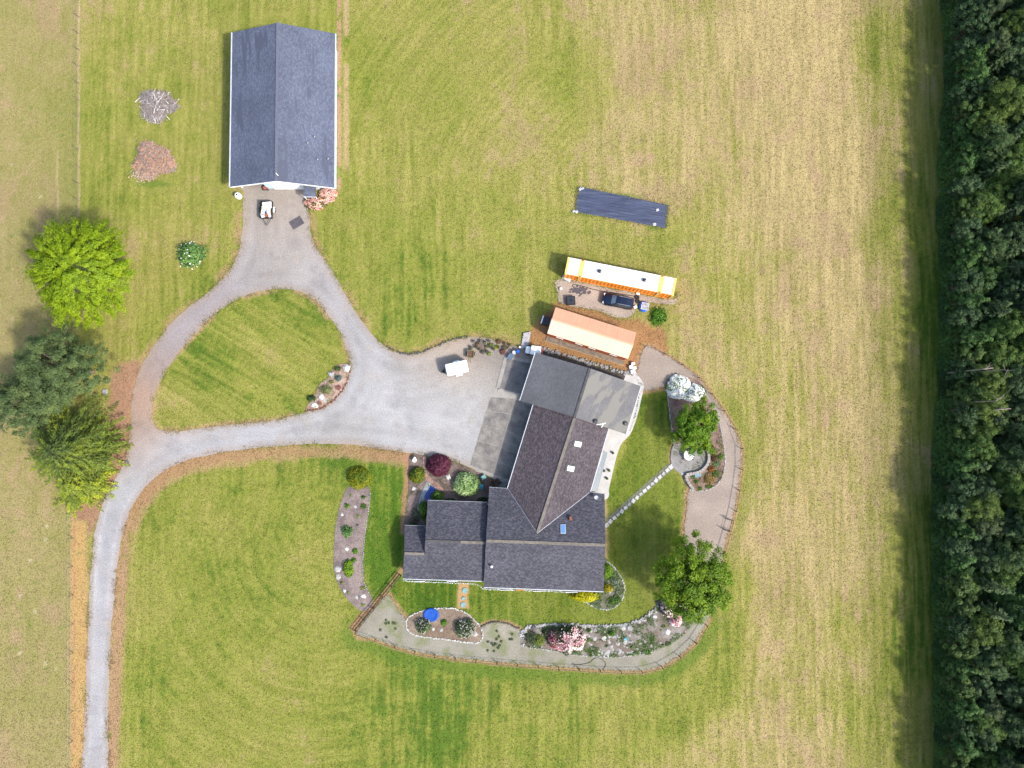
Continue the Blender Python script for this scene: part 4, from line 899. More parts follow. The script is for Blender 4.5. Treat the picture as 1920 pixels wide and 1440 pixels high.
p = G(957, 669, .5); wbw = thing('wheelbarrow', 'slate blue wheelbarrow tray standing at the corner of the concrete', 'wheelbarrow', (p.x, p.y, .02), math.radians(60))
loft([(-.45, [(-.28, .5), (.28, .5), (.32, .6), (-.32, .6)]), (0, [(-.34, .32), (.34, .32), (.4, .62), (-.4, .62)]), (.5, [(-.2, .36), (.2, .36), (.28, .66), (-.28, .66)])]).build('tray', mat('slate_paint', (.09, .13, .19), .5, var=.2), wbw)
wheel(wbw, (.62, 0, .2), .2, .1)
for s in (-1, 1): MB().tube((.5, s*.12, .3), (-.95, s*.3, .55), .025).build('handle', M['wood'], wbw); MB().tube((-.25, s*.25, .45), (-.3, s*.28, .02), .02).build('leg', M['darkmetal'], wbw)
for (x, y, r, h, m, nm, lb, c_) in ((971.5, 659, .30, .9, M['blue'], 'blue_barrel', 'deep blue plastic barrel standing behind the wheelbarrow', 'barrel'), (963.8, 661, .29, .8, M['gutter'], 'round_planter', 'pale rimmed round tub beside the blue barrel', 'tub'), (975, 651, .18, .5, M['white'], 'white_bucket', 'small white bucket behind the blue barrel', 'bucket')):
    q = G(x, y, h*.8); o = thing(nm, lb, c_, (q.x, q.y, .02)); MB().lathe((0, 0, 0), [(r*.85, 0), (r, h*.3), (r, h*.7), (r*.92, h), (r*.8, h), (r*.75, h-.06)], 18).build('shell', m, o)
    MB().lathe((0, 0, h-.09), [(r*.74, 0), (r*.74, .02)], 18).build('lid' if nm != 'round_planter' else 'soil', m if nm != 'round_planter' else M['bluetarp'], o)
q = G(446, 366.5, .6); o = thing('white_tank', 'round white tank with dark opening beside the barn corner', 'tank', (q.x, q.y, 0))
MB().lathe((0, 0, 0), [(.44, 0), (.46, .25), (.46, .75), (.34, .95), (.16, 1.0)], 20).build('shell', M['white'], o); MB().lathe((0, 0, .99), [(.14, 0), (.14, .03)], 14).build('lid', M['darkmetal'], o)
q = G(556.3, 417.5); o = MB().box((0, 0, .03), (1.95, 1.4, .03)).build('rubber_mat', M['rubbermat']); o.location = (q.x, q.y, .01); o.rotation_euler = (0, 0, math.radians(32)); tag(o, 'dark rectangular rubber mat lying on the barn forecourt', 'mat')
slab = flat('forecourt_slab', [(540, 350), (576, 372), (581, 436), (541, 434)], .034, mat('forecourt_concrete', (.26, .225, .195), .85, var=.18, vscale=.8, speck=.12))
q = G(498, 352, .3); o = thing('red_mower', 'small red machine standing by the barn garage door', 'machine', (q.x, q.y-.0, 0)); MB().box((0, 0, .45), (.8, .55, .4), .3, .12).build('hood', M['rust'], o)
for s in (-1, 1): wheel(o, (.28*s, -.3, .2), .2, .1); wheel(o, (.28*s, .3, .2), .2, .1)

# around the container
q = G(1070.5, 563.5, .4); o = thing('compost_bin', 'black square slatted bin at the west end of the gravel pad', 'bin', (q.x, q.y, 0), math.radians(4))
for s in (-1, 1):
    for k in range(3): MB().box((0, s*.6, .12+.24*k), (1.25, .05, .18)).build('slat', M['black'], o); MB().box((s*.6, 0, .12+.24*k), (.05, 1.15, .18)).build('slat', M['black'], o)
MB().box((0, 0, .62), (1.12, 1.12, .05)).build('lid', M['darkmetal'], o); MB().box((0, 0, .66), (.16, 1.1, .05)).build('lid_bar', M['carside'], o); MB().box((0, 0, .665), (1.1, .16, .04)).build('lid_bar', M['carside'], o)
q = G(1209, 574.5, .3); o = thing('pallet', 'grey slatted pallet leaning on a blue drum beside the parked car', 'pallet', (q.x, q.y, .42), math.radians(-12))
for k in range(6): MB().box((-.5+k*.2, 0, .08), (.12, 1.1, .03)).build('slat', mat('pallet_grey%d' % k, (.5, .5, .5), .8, var=.3) if k == 0 else bpy.data.materials['pallet_grey0'], o)
for y in (-.5, 0, .5): MB().box((0, y, .03), (1.15, .09, .07)).build('stringer', bpy.data.materials['pallet_grey0'], o)
q = G(1207, 575, .2); o = tag(MB().lathe((0, 0, 0), [(.60, 0), (.74, .1), (.74, .3), (.60, .4)], 16, 1, 1.15).build('blue_drum', M['blue']), 'flattened blue drum lying under the grey pallet', 'drum'); o.location = (q.x, q.y, 0)
for (x, y, w, l, rz_, m, nm, lb, c_) in ((1063, 521, 1.35, .8, -.55, M['gutter'], 'metal_sheet', 'pale grey metal sheet leaning by the container corner', 'metal sheet'), (1196, 550.5, .5, .3, -.2, M['white'], 'white_box', 'small white box against the orange container wall', 'box'), (1191, 575.5, .55, .45, .5, M['cream'], 'cream_bag', 'cream bag behind the parked car', 'bag'), (1051.5, 541, .45, .45, .3, M['whitestone'], 'white_block', 'white block at the west edge of the gravel pad', 'block')):
    q = G(x, y, .2); o = tag(MB().box((0, 0, .14), (w, l, .28), 0, .05).build(nm, m), lb, c_); o.location = (q.x, q.y, .02); o.rotation_euler = (0, 0, rz_)
q = G(1196, 565, .2); o = thing('tyre_heap', 'two black tyres lying between the parked car and the pallet', 'tyres', (q.x, q.y, .02))
for dx, dy in ((0, 0), (-.1, .62)): MB().lathe((dx, dy, 0), [(.2, .02), (.32, .02), (.36, .1), (.32, .2), (.2, .2), (.18, .1)], 16).build('tyre', M['black'], o)
# stain-like heap of black plastic on the pad
rng = random.Random(8); mb = MB()
for k in range(26):
    q = G(1085+rng.gauss(0, 9), 543+rng.gauss(0, 4), 0); mb.box((q.x, q.y, .04+rng.random()*.05), (.3+rng.random()*.5, .15+rng.random()*.3, .04), rng.random()*3)
tag(mb.build('plastic_scraps', M['rubbermat']), 'heap of dark plastic scraps on the gravel west of the car', 'scraps', kind='stuff')
def hose(name, pts, r, m, lb, c_):
    P_ = catmull(pts, 8, False); mb = MB(); w = GN(P_)
    for i in range(len(w)-1): mb.tube((w[i][0], w[i][1], .05), (w[i+1][0], w[i+1][1], .05), r, r, 6, False)
    return tag(mb.build(name, m), lb, c_)
hose('hose', [(1073, 538), (1076, 534), (1090, 536), (1110, 542), (1130, 546), (1150, 549), (1175, 553), (1193, 556)], .05, M['black'], 'black hose running across the pad towards the container', 'hose')
hose('hose', [(1072, 1244), (1085, 1246), (1105, 1242), (1112, 1236), (1122, 1233), (1133, 1240), (1135, 1247), (1130, 1256)], .035, M['black'], 'thin black hose looping on the southern gravel path', 'hose')

# garden plot under black sheet, held by concrete blocks
sh = GN([(1084.5, 350), (1252, 384.5), (1247, 428), (1078, 397)])
def bil(u, v): return sh[0]*(1-u)*(1-v)+sh[1]*u*(1-v)+sh[2]*u*v+sh[3]*(1-u)*v
nu, nv = 90, 34; V = []; 
for j in range(nv+1):
    for i in range(nu+1):
        a = bil(i/nu, j/nv); e = .08*(vnoise(np.array([i*.5]), np.array([j*.5]), 3)[0]-.5)
        z = .05+.10*max(0, vnoise(np.array([i*.09]), np.array([j*.55]), 15)[0]-.6)+.05*vnoise(np.array([i*.03]), np.array([j*.8]), 9)[0]+.02*vnoise(np.array([i*.3]), np.array([j*.9]), 12)[0]
        V.append((a[0]+(e if i in (0, nu) else 0), a[1]+(e if j in (0, nv) else 0), z))
F = [(j*(nu+1)+i, (j+1)*(nu+1)+i, (j+1)*(nu+1)+i+1, j*(nu+1)+i+1) for j in range(nv) for i in range(nu)]
me = bpy.data.meshes.new('garden_sheet'); me.from_pydata(V, [], F); me.update()
tag(link('garden_sheet', me, mat('black_sheet', (.050, .062, .105), .42, spec=.5, col2=(.028, .034, .062), vscale=1.0, stretch=(.25, 2.2, 1, .2))), 'black woven weed sheet covering a rectangular plot in the field', 'weed sheet')
for (x, y, s, rz_, lb) in ((1087.8, 354.5, .46, .7, 'north-west corner of the black weed sheet'), (1092.8, 353, .36, .2, 'north edge of the weed sheet beside its corner'), (1075.8, 396, .42, .3, 'south-west corner of the weed sheet, outer one'), (1081, 397, .46, .6, 'south-west corner of the weed sheet, inner one'), (1232.5, 393.5, .46, .3, 'east end of the black weed sheet'), (1227, 420.5, .5, .1, 'south-east edge of the black weed sheet')):
    q = G(x, y, .2); o = thing('concrete_block', 'white concrete block weighing down the '+lb, 'block', (q.x, q.y, .06), rz_, 'blocks on the weed sheet')
    MB().box((0, 0, .1), (s, s*.8, .2), 0, .03).build('block_body', M['whitestone'], o)
    for dx in (-1, 1): MB().box((dx*s*.2, 0, .2), (s*.22, s*.45, .015)).build('block_hole', M['stone'], o)
for k, (x, y, w, l) in enumerate(((1186.8, 681.8, .55, .42), (1183, 688, .6, .5), (1189.5, 690, .5, .45), (1185.8, 696.5, .62, .55))):
    q = G(x, y, .3); o = tag(MB().box((0, 0, .25), (w, l, .5), 0, .05).build('white_box', M['white']), ['northernmost white box by the garage corner', 'white box in the middle left by the garage corner', 'white box in the middle right by the garage corner', 'southernmost and largest white box by the garage corner'][k], 'box', 'white boxes by the garage corner'); o.location = (q.x, q.y, .02); o.rotation_euler = (0, 0, .1*k)

# ------------------------------------------------------------------ foliage
def unit(v): return v/np.maximum(np.linalg.norm(v, axis=1, keepdims=True), 1e-9)
def leaves(rs, C, Nrm, su, sv, col, along=None, jit=.5):
    """one small quad per leaf spray: centre, facing, half sizes, colour"""
    n = len(C); N_ = unit(Nrm+rs.normal(0, jit, (n, 3)))
    a = rs.normal(0, 1, (n, 3)) if along is None else along+rs.normal(0, .45, (n, 3))
    U = unit(a-N_*np.sum(a*N_, 1, keepdims=True)); W = np.cross(N_, U)
    su = np.broadcast_to(su, n)*rs.uniform(.7, 1.3, n); sv = np.broadcast_to(sv, n)*rs.uniform(.7, 1.3, n)
    U = U*su[:, None]; W = W*sv[:, None]
    v = np.stack([C-U, C-W*.9+U*.1, C+U, C+W*.9+U*.1], 1).reshape(-1, 3)
    f = np.arange(4*n).reshape(n, 4); c = np.repeat(col, 4, 0)
    return v, f, c
def pal_mix(rs, pal, n, t=None):
    pal = np.array(pal); t = rs.rand(n) if t is None else t
    k = np.clip(t, 0, .999)*(len(pal)-1); i = k.astype(int); fr = (k-i)[:, None]
    return (pal[i]*(1-fr)+pal[i+1]*fr)
def cat_(parts):
    V, F, C = [], [], []; o = 0
    for v, f, c in parts: V.append(v); F.append(f+o); C.append(c); o += len(v)
    return np.concatenate(V), np.concatenate(F), np.concatenate(C)
def dome(rs, n, rx, ry, h, z0=0.0, pal=None, su=.16, sv=.11, lump=.25, inner=.7, jit=.55, cl=2.2, up=.5):
    """leafy bush: sprays through the outer volume of an uneven dome"""
    d = unit(rs.normal(0, 1, (n, 3))); d[:, 2] = np.abs(d[:, 2])*1.0-.12
    az = np.arctan2(d[:, 1], d[:, 0]); s = rs.rand()*50
    L = 1+lump*(2*fbm(np.cos(az)*cl+s, np.sin(az)*cl+d[:, 2]*cl+s, 3, 3)-1)
    r = (inner+(1-inner)*rs.rand(n)**.6)*L
    C = d*r[:, None]*np.array([rx, ry, h]); C[:, 2] = np.maximum(C[:, 2]+z0, .03)
    cn = fbm(C[:, 0]*1.6+s, C[:, 1]*1.6+C[:, 2], 7, 3)
    col = pal_mix(rs, pal, n, np.clip((cn-.3)/.4*.8+rs.uniform(-.2, .3, n), 0, 1))
    return leaves(rs, C, d+np.array([0, 0, up]), su, sv, col, None, jit)
def bush(name, label, cat, px, py, rx, ry, h, pal, n=900, su=.14, sv=.10, flowers=None, fn=0, fsz=.10, group=None, seed=1, lump=.36, inner=.62, stem=True, fside=None):
    """rx, ry in photo pixels; stands where the photo shows its middle"""
    rs = np.random.RandomState(seed); p = G(px, py, h*.45); s = .080
    o = thing(name, label, cat, (p.x, p.y, .02), 0, group)
    V, F, C = dome(rs, n, rx*s, ry*s, h, 0, pal, su, sv, lump, inner)
    link('foliage', mesh_np('foliage', V, F, C), M['leaf'], o)
    if flowers is not None:
        V, F, C = dome(rs, fn, rx*s*1.02, ry*s*1.02, h*1.03, 0, flowers, fsz, fsz*.85, lump*.5, .84, .45, cl=3.0, up=1.5)
        if fside is not None:
            ctr = V.reshape(-1, 4, 3).mean(1); k = (ctr@np.array(fside))+rs.normal(0, .25*rx*s, len(ctr)) > -.15*rx*s
            V = V.reshape(-1, 4, 3)[k].reshape(-1, 3); C = C.reshape(-1, 4, 3)[k].reshape(-1, 3); F = np.arange(len(V)).reshape(-1, 4)
        link('blossom', mesh_np('blossom', V, F, C), M['petal'], o)
    if stem:
        mb = MB(); rr = random.Random(seed)
        for k in range(5):
            a = rr.random()*6.28; mb.tube((0, 0, -.05), (math.cos(a)*rx*s*.4, math.sin(a)*ry*s*.4, h*.6), .04, .015, 5)
        mb.build('stem', M['bark'], o)
    return o
def tree_mesh(seed, H, R, zb, nclump, nleaf, su, sv, pal, lobes=.3, flat_=.9, clump_r=.16, streak=False, ry=1.0, spread=.55, trunk_r=.22, barkm=None):
    """crown of many leaf clumps on limbs; returns (crown mesh, trunk mesh)"""
    rs = np.random.RandomState(seed); s = rs.rand()*40
    d = unit(rs.normal(0, 1, (nclump, 3))); d[:, 2] = np.where(d[:, 2] < -.35, -d[:, 2], d[:, 2])
    az = np.arctan2(d[:, 1], d[:, 0])
    L = 1+lobes*(2*fbm(np.cos(az)*1.7+s, np.sin(az)*1.7+d[:, 2]+s, 3, 3)-1)*1.6
    r = (spread+(1-spread)*rs.rand(nclump)**.7)*L
    hh = (H-zb)*.5; cz = zb+hh
    CC = d*r[:, None]*np.array([R, R*ry, hh*flat_]); CC[:, 2] += cz
    parts = []; tone = np.clip(rs.rand(nclump)*.75+.25*rs.rand(nclump), 0, 1)
    k = np.repeat(np.arange(nclump), nleaf); n = len(k)
    cr = R*clump_r*rs.uniform(.7, 1.35, nclump)
    off = unit(rs.normal(0, 1, (n, 3)))*(rs.rand(n)**.45)[:, None]*cr[k][:, None]*np.array([1, 1, .7])
    if streak:
        out = d.copy(); out[:, 2] = out[:, 2]*.35-.12; out = unit(out)
        off = off*.55+out[k]*((rs.rand(n)-.35)*cr[k]*1.9)[:, None]
    C = CC[k]+off; nrm = off/np.maximum(cr[k][:, None], .01)*1.0+d[k]*.5+np.array([0, 0, .55])
    col = pal_mix(rs, pal, n, np.clip(tone[k]*.7+rs.rand(n)*.35, 0, 1))
    v, f, c = leaves(rs, C, nrm, su, sv, col, out[k] if streak else None, .45)
    crown = mesh_np('crown', v, f, c)
    mb = MB(); rr = random.Random(seed)
    top = zb+hh*1.1; pts = [Vector((0, 0, -.1)), Vector((rr.uniform(-.2, .2), rr.uniform(-.2, .2), zb)), Vector((rr.uniform(-.4, .4), rr.uniform(-.4, .4), top))]
    mb.tube(pts[0], pts[1], trunk_r*1.25, trunk_r*.9, 9); mb.tube(pts[1], pts[2], trunk_r*.9, trunk_r*.3, 8)
    for i in rs.choice(nclump, min(nclump, 34), replace=False):
        t = rr.uniform(.0, .85); a = pts[1].lerp(pts[2], t); b = Vector(CC[i]); m_ = a.lerp(b, .5)+Vector((0, 0, .12*(b-a).length))
        mb.tube(a, m_, trunk_r*.38, trunk_r*.22, 5, False); mb.tube(m_, b, trunk_r*.22, trunk_r*.06, 5, False)
    me = bpy.data.meshes.new('trunk'); me.from_pydata(mb.v, [], mb.f); me.update(); me.materials.append(barkm or M['bark']); crown.materials.append(M['leaf'])
    return crown, me
def tree(name, label, px, py, zc, meshes, rz=0.0, group=None, cat='tree', scale=1.0):
    p = G(px, py, zc); o = thing(name, label, cat, (p.x, p.y, 0), rz, group); o.scale = (scale,)*3
    link('crown', meshes[0], None, o); link('trunk', meshes[1], None, o); return o
def conifer_mesh(seed, H, R, pal, whorls=24, per=9, droop=.35, su=.34, sv=.09, power=.8, zb=.6, dens=13, tr=.25, rise=0.0, tipcol=None, cone=1.0):
    rs = np.random.RandomState(seed); Cs, Ns, As, Ts, Tp = [], [], [], [], []; mb = MB(); s = rs.rand()*30
    for w in range(whorls):
        t = w/(whorls-1); z = zb+(H-zb)*t; L0 = R*((1-t)**power)*(.35+.65*min(1, t*5+.55))+.25
        nb = max(4, int(per*(1-t*.5)))
        for b in range(nb):
            a = 2*math.pi*(b+rs.rand()*.8)/nb+w*.7
            L = L0*rs.uniform(.65, 1.2)*(1+.3*(2*vnoise(np.array([math.cos(a)*1.6+s]), np.array([math.sin(a)*1.6+t*2]), 2)[0]-1))
            dr = np.array([math.cos(a), math.sin(a)]); base = np.array([0, 0, z])
            tip = np.array([dr[0]*L, dr[1]*L, z+L*rise-droop*L*rs.uniform(.5, 1.2)])
            mb.tube(base, (base+tip)/2+np.array([0, 0, .08*L]), .05*(1-t)+.02, .02, 4, False); mb.tube((base+tip)/2+np.array([0, 0, .08*L]), tip, .02, .006, 4, False)
            m_ = max(4, int(dens*L/2.2)); u = rs.uniform(.18, 1.03, m_)
            pos = base+(tip-base)*u[:, None]; pos[:, 2] += .32*L*u*(1-u)
            side = np.array([-dr[1], dr[0], 0.0]); sgn = rs.choice([-1, 1], m_)
            pos = pos+side*(sgn*rs.uniform(0, .22, m_)*L*(1.1-u))[:, None]
            al = np.array([dr[0], dr[1], -droop*.4+rise])*1.0+side*(sgn*.55)[:, None]
            Cs.append(pos+rs.normal(0, .06, pos.shape)); Ns.append(np.tile([dr[0]*.25, dr[1]*.25, 1.0], (m_, 1))); As.append(al); Ts.append(np.clip(.15+.6*u+rs.normal(0, .22, m_), 0, 1)); Tp.append(u)
    C = np.concatenate(Cs); N_ = np.concatenate(Ns); A = np.concatenate(As); T = np.concatenate(Ts)
    cn = fbm(C[:, 0]*.55+s, C[:, 1]*.55+C[:, 2]*.5, 4, 3)
    v, f, c = leaves(rs, C, N_, su, sv, pal_mix(rs, pal, len(C), np.clip(T*.75+(cn-.5)*.9, 0, 1)), A, .4)
    mb.tube((0, 0, -.1), (0, 0, H*.55), tr, tr*.55, 8); mb.tube((0, 0, H*.55), (0, 0, H), tr*.55, .03, 7)
    crown = mesh_np('crown', v, f, c); crown.materials.append(M['needle'])
    me = bpy.data.meshes.new('trunk'); me.from_pydata(mb.v, [], mb.f); me.update(); me.materials.append(M['bark'])
    return crown, me

LIME = [(.10, .17, .006), (.165, .255, .007), (.225, .32, .008), (.28, .365, .010)]
GREEN = [(.045, .10, .012), (.085, .17, .012), (.13, .24, .014), (.19, .29, .02)]
DARK = [(.033, .062, .022), (.047, .088, .028), (.066, .116, .033), (.095, .150, .040)]
PINE = [(.042, .074, .026), (.070, .112, .038), (.108, .155, .050), (.16, .21, .062)]
GOLDC = [(.045, .075, .016), (.085, .125, .018), (.15, .195, .018), (.25, .285, .014)]

tree('lime_tree', 'big rounded bright lime green tree left of the drive loop', 152, 508, 7.0, tree_mesh(11, 12.0, 7.3, 2.0, 620, 80, .22, .06, LIME, .16, .95, .10, True, 1.0, .45, .30, M['palebark']))
tree('pine_tree', 'broad dark green pine below the lime tree at the left edge', 112, 690, 7.5, tree_mesh(21, 12.5, 6.2, .8, 330, 105, .17, .05, PINE, .26, 1.0, .105, False, .92, .45, .30))
tree('pine_tree', 'smaller grey green pine between the broad pine and the golden cedar', 62, 752, 5.0, tree_mesh(22, 9.5, 5.0, .6, 240, 100, .17, .05, PINE, .3, 1.0, .12, False, 1.0, .45, .24))
tree('cedar_tree', 'drooping golden green cedar at the road junction', 130, 846, 4.5, conifer_mesh(23, 9.5, 8.6, GOLDC, 26, 12, .24, .30, .06, .72, .8, 40, .26))
tree('cedar_tree', 'small bright golden conifer at the tip of the left tree row', 142, 908, 2.6, conifer_mesh(24, 5.2, 4.6, [(.09, .13, .02), (.17, .22, .02), (.27, .31, .015), (.34, .36, .02)], 18, 11, .28, .26, .06, .75, .3, 40, .16))
tree('maple_tree', 'bushy bright green maple over the patio bed beside the white rhododendron', 1303, 799, 3.6, tree_mesh(31, 6.4, 3.3, 1.0, 190, 95, .13, .09, [(.042, .105, .006), (.075, .16, .006), (.125, .22, .008), (.19, .28, .010)], .30, .9, .17, False, 1.2, .35, .16))
tree('shade_tree', 'large loose green tree casting shade on the lawn near the curved path', 1301, 1092, 6.6, tree_mesh(32, 10.5, 5.9, 2.0, 400, 90, .15, .09, [(.050, .100, .007), (.090, .168, .008), (.145, .235, .009), (.21, .295, .012)], .20, .9, .115, False, 1.0, .22, .24))

# the wood along the right edge: individual trees sharing a few crowns
variants = [tree_mesh(40+i, (12.5, 11.4, 13.4, 10.4, 12.0, 11.0)[i], (2.5, 2.2, 2.8, 2.4, 2.1, 2.6)[i], .3, 210, 60, .13, .075, [np.array(DARK), np.array(DARK)*np.array([.9, .9, 1.1]), np.array(DARK)*np.array([1.7, 1.45, .9]), np.array(DARK)*np.array([1.15, 1.25, .95]), np.array(DARK)*np.array([1.25, 1.0, 1.25]), np.array(DARK)*np.array([1.5, 1.45, .9])][i], .3, 1.0, .20, False, 1.0, .35, .16, M['palebark'] if i in (1, 4) else M['bark']) for i in range(6)]
edgev = [tree_mesh(70+i, 11.4, (2.2, 2.5, 2.0)[i], .3, 95, 42, .17, .10, (np.array(DARK)*[(1.2, 1.15, .9), (.9, .95, 1.1), (1.0, 1.2, .9)][i]), .35, 1.0, .20, False, 1.0, .3, .13) for i in range(3)]
conv = [conifer_mesh(60+i, (13.0, 11.5)[i], (2.3, 2.6)[i], [np.array(DARK)*k for k in (1,)][0].tolist(), 26, 8, .28, .30, .09, .8, .8, 16, .18) for i in range(2)]
rng = random.Random(12); EDGE_Y, EDGE_X = [G(1745, 1260).y, G(1755, 720).y, G(1768, 180).y], [G(1745, 1260).x, G(1755, 720).x, G(1768, 180).x]
fx0 = lambda y: float(np.interp(y, EDGE_Y, EDGE_X))-.9+.35*math.sin(y*.13)
ZONES = ((-99, 'level with the bottom border'), (-40, 'level with the rock garden'), (-27, 'level with the long house ridge'), (-14, 'level with the patio table'), (-3, 'level with the garage'), (8, 'level with the parked car'), (20, 'level with the black weed sheet'), (32, 'level with the barn front'), (45, 'near the top of the photo'))
LOOK = ('dark green broadleaf tree', 'bluish broadleaf tree', 'yellowish broadleaf tree', 'mid green broadleaf tree', 'greyish broadleaf tree', 'bright green broadleaf tree', 'dark slim conifer', 'dark broad conifer')
def forest_tree(x, y, vi, s, edge):
    zone = [z for lim, z in ZONES if y > lim][-1]
    ms = edgev[vi % 3] if edge else variants[vi] if vi < 6 else conv[vi-6]
    o = thing('forest_tree', (('yellowish slender tree', 'bluish slender tree', 'fresh green slender tree')[vi % 3] if edge else LOOK[vi])+(' at the wood edge, ' if edge else ' deep in the wood, ')+zone, 'tree', (x, y, 0), rng.random()*6.28, 'trees at the field edge of the wood' if edge else 'trees inside the wood')
    w_ = max(s, .82); o.scale = (w_*rng.uniform(.98, 1.15), w_*rng.uniform(.98, 1.15), s); link('crown', ms[0], None, o); link('trunk', ms[1], None, o)
HT = [11.4/h for h in (12.5, 11.4, 13.4, 10.4, 12.0, 11.0, 13.0, 11.5)]
y = -53.0
while y < 69:
    vi = rng.randrange(6); s = rng.uniform(.60, .74); forest_tree(fx0(y)+1.9+rng.uniform(-.3, .3), y, vi, s, True); y += rng.uniform(2.3, 3.2)
yy = -52.0
while yy < 68:
    for col_ in range(6):
        forest_tree(fx0(yy)+4.4+col_*2.75+rng.uniform(-.9, .9), yy+rng.uniform(-1.0, 1.0)+(1.5 if col_ % 2 else 0), rng.randrange(6) if rng.random() < .8 else 6+rng.randrange(2), rng.uniform(.66, .78) if col_ == 0 else rng.uniform(.76, .9) if col_ == 1 else rng.uniform(.78, 1.12), False)
    yy += 2.65
# pale leaning snags in the wood
for i, (x, y, dx, dy, L, lb) in enumerate(((1862, 690, -34, 4, 5, 'bare grey snag lying across the crowns in the middle of the wood'), (1868, 752, 22, -14, 4, 'pale forked dead branch at the wood edge'), (1895, 766, -50, 5, 5.5, 'long bare branch over the wood near the right border'), (1880, 693, 20, 5, 3, 'short broken grey trunk near the right border'))):
    a, b = G(x, y, 11.0), G(x+dx*.6, y+dy*.6, 11.8); o = thing('dead_tree', lb, 'dead tree', (a.x, a.y, 0)); mb = MB().tube((0, 0, 0), (0, 0, 11.0), .13, .06, 7); mb.tube((0, 0, 11.0), b-Vector((a.x, a.y, 0)), .06, .02, 6)
    mb.build('trunk', M['twig'], o); mb = MB(); rr = random.Random(i); q = b-Vector((a.x, a.y, 0))
    for j in range(5):
        t = rr.uniform(.2, .9); c0 = Vector((0, 0, 11.0)).lerp(q, t); mb.tube(c0, c0+Vector((rr.uniform(-1, 1), rr.uniform(-1, 1), rr.uniform(0, .8))), .035, .01, 5)
    mb.build('branch', M['twig'], o)
# undergrowth at the wood's foot
rs = np.random.RandomState(77); n = 85000; yv = rs.uniform(-54, 69, n); fr = np.interp(yv, EDGE_Y, EDGE_X)-.2+.35*np.sin(yv*.13)+1.1*(fbm(yv*.35, yv*0, 5, 3)-.5); xv = fr+4.2*rs.rand(n)**1.15
hv = np.clip((xv-fr)*1.9+.25, .1, 4.2)*(.55+1.0*fbm(xv*.55, yv*.55, 8, 3))
C = np.stack([xv, yv, np.maximum(.04, hv*(1-.55*rs.rand(n)**2))], 1)
v, f, c = leaves(rs, C, np.tile([-.35, 0, 1.], (n, 1)), .16, .10, pal_mix(rs, [(.03, .065, .018), (.045, .095, .022), (.068, .135, .028), (.10, .18, .03)], n, np.clip(fbm(xv*.4, yv*.4, 14, 3)*1.5-.4+.35*rs.rand(n), 0, 1)), None, .5)
tag(link('undergrowth', mesh_np('undergrowth', v, f, c), M['leaf']), 'tangled green undergrowth along the foot of the wood', 'undergrowth', kind='stuff')

# ------------------------------------------------------------------ flowering and garden shrubs
WHITE = [(.72, .75, .68), (.86, .87, .80), (.90, .90, .85), (.92, .92, .88)]
PINK = [(.50, .22, .25), (.72, .44, .44), (.80, .60, .58), (.85, .72, .70)]
CORAL = [(.50, .19, .15), (.70, .36, .31), (.80, .52, .46), (.66, .36, .18)]
DG = [(.02, .045, .015), (.035, .08, .02), (.06, .11, .03)]; MG = [(.04, .09, .014), (.075, .15, .018), (.13, .21, .03)]
bush('rhododendron', 'round white flowering rhododendron at the head of the patio bed', 'shrub', 1274, 725, 23, 22, 1.7, MG, 700, .14, .09, WHITE, 3400, .085, seed=3, lump=.4)
bush('rhododendron', 'smaller white flowering rhododendron touching the green maple', 'shrub', 1300, 736, 24, 17, 1.5, MG, 600, .14, .09, [(.70, .74, .72), (.84, .86, .83), (.90, .91, .88)], 2200, .085, seed=4, lump=.4)
bush('rhododendron', 'large pale pink rhododendron ball in the southern rock garden', 'shrub', 1066, 1200, 32, 27, 2.6, DG, 2200, .14, .09, PINK, 3000, .12, seed=5, fside=(.35, -1, .2))
bush('rhododendron', 'darker crimson pink rhododendron on the left of the pink ball', 'shrub', 1043, 1200, 16, 19, 1.9, DG, 900, .14, .09, [(.25, .03, .06), (.5, .13, .18), (.72, .42, .42)], 620, .11, seed=6)
bush('rhododendron', 'upright pink rhododendron in the shade of the large tree', 'shrub', 1254, 1142, 14, 17, 2.0, DG, 800, .14, .09, PINK, 620, .11, seed=7)
bush('rhododendron', 'low pink rhododendron at the foot of the upright pink one', 'shrub', 1267, 1163, 12, 13, 1.6, DG, 600, .14, .09, PINK, 700, .11, seed=8)
bush('azalea', 'coral pink azalea hedge wrapping the barn porch corner', 'shrub', 590, 378, 22, 13, 1.3, [(.05, .07, .02), (.09, .10, .03)], 900, .12, .09, CORAL, 1500, .10, seed=9, fside=(.2, -1, .3))
bush('azalea', 'coral pink azalea against the barn wall right of the porch', 'shrub', 613, 364, 17, 15, 1.4, [(.05, .08, .02), (.10, .12, .03)], 900, .12, .09, CORAL, 1000, .10, seed=10)
bush('japanese_maple', 'round purple red maple bush at the edge of the gravel', 'shrub', 821, 873, 24, 22, 2.2, [(.060, .012, .026), (.115, .024, .048), (.18, .045, .075)], 3200, .17, .055, seed=11, lump=.16)
bush('shrub', 'domed yellow green shrub left of the purple maple', 'shrub', 782, 891, 16, 16.5, 1.6, [(.05, .085, .008), (.10, .14, .008), (.19, .21, .01)], 1500, .15, .06, seed=12, lump=.12)
bush('shrub', 'domed golden shrub at the top of the long left bed', 'shrub', 672, 897, 22, 22, 1.8, [(.10, .15, .008), (.20, .22, .008), (.30, .28, .012)], 2200, .15, .06, seed=13, lump=.14)
bush('shrub', 'pale variegated round shrub beside the apron', 'shrub', 873.5, 908.5, 27, 24, 2.3, [(.12, .22, .07), (.24, .37, .12), (.36, .47, .19), (.48, .56, .30)], 3200, .14, .07, seed=14, lump=.12)
bush('shrub', 'green rounded shrub between the blue pond and the west roof', 'shrub', 819, 930, 14, 9.5, 1.5, MG, 800, .14, .08, seed=15)
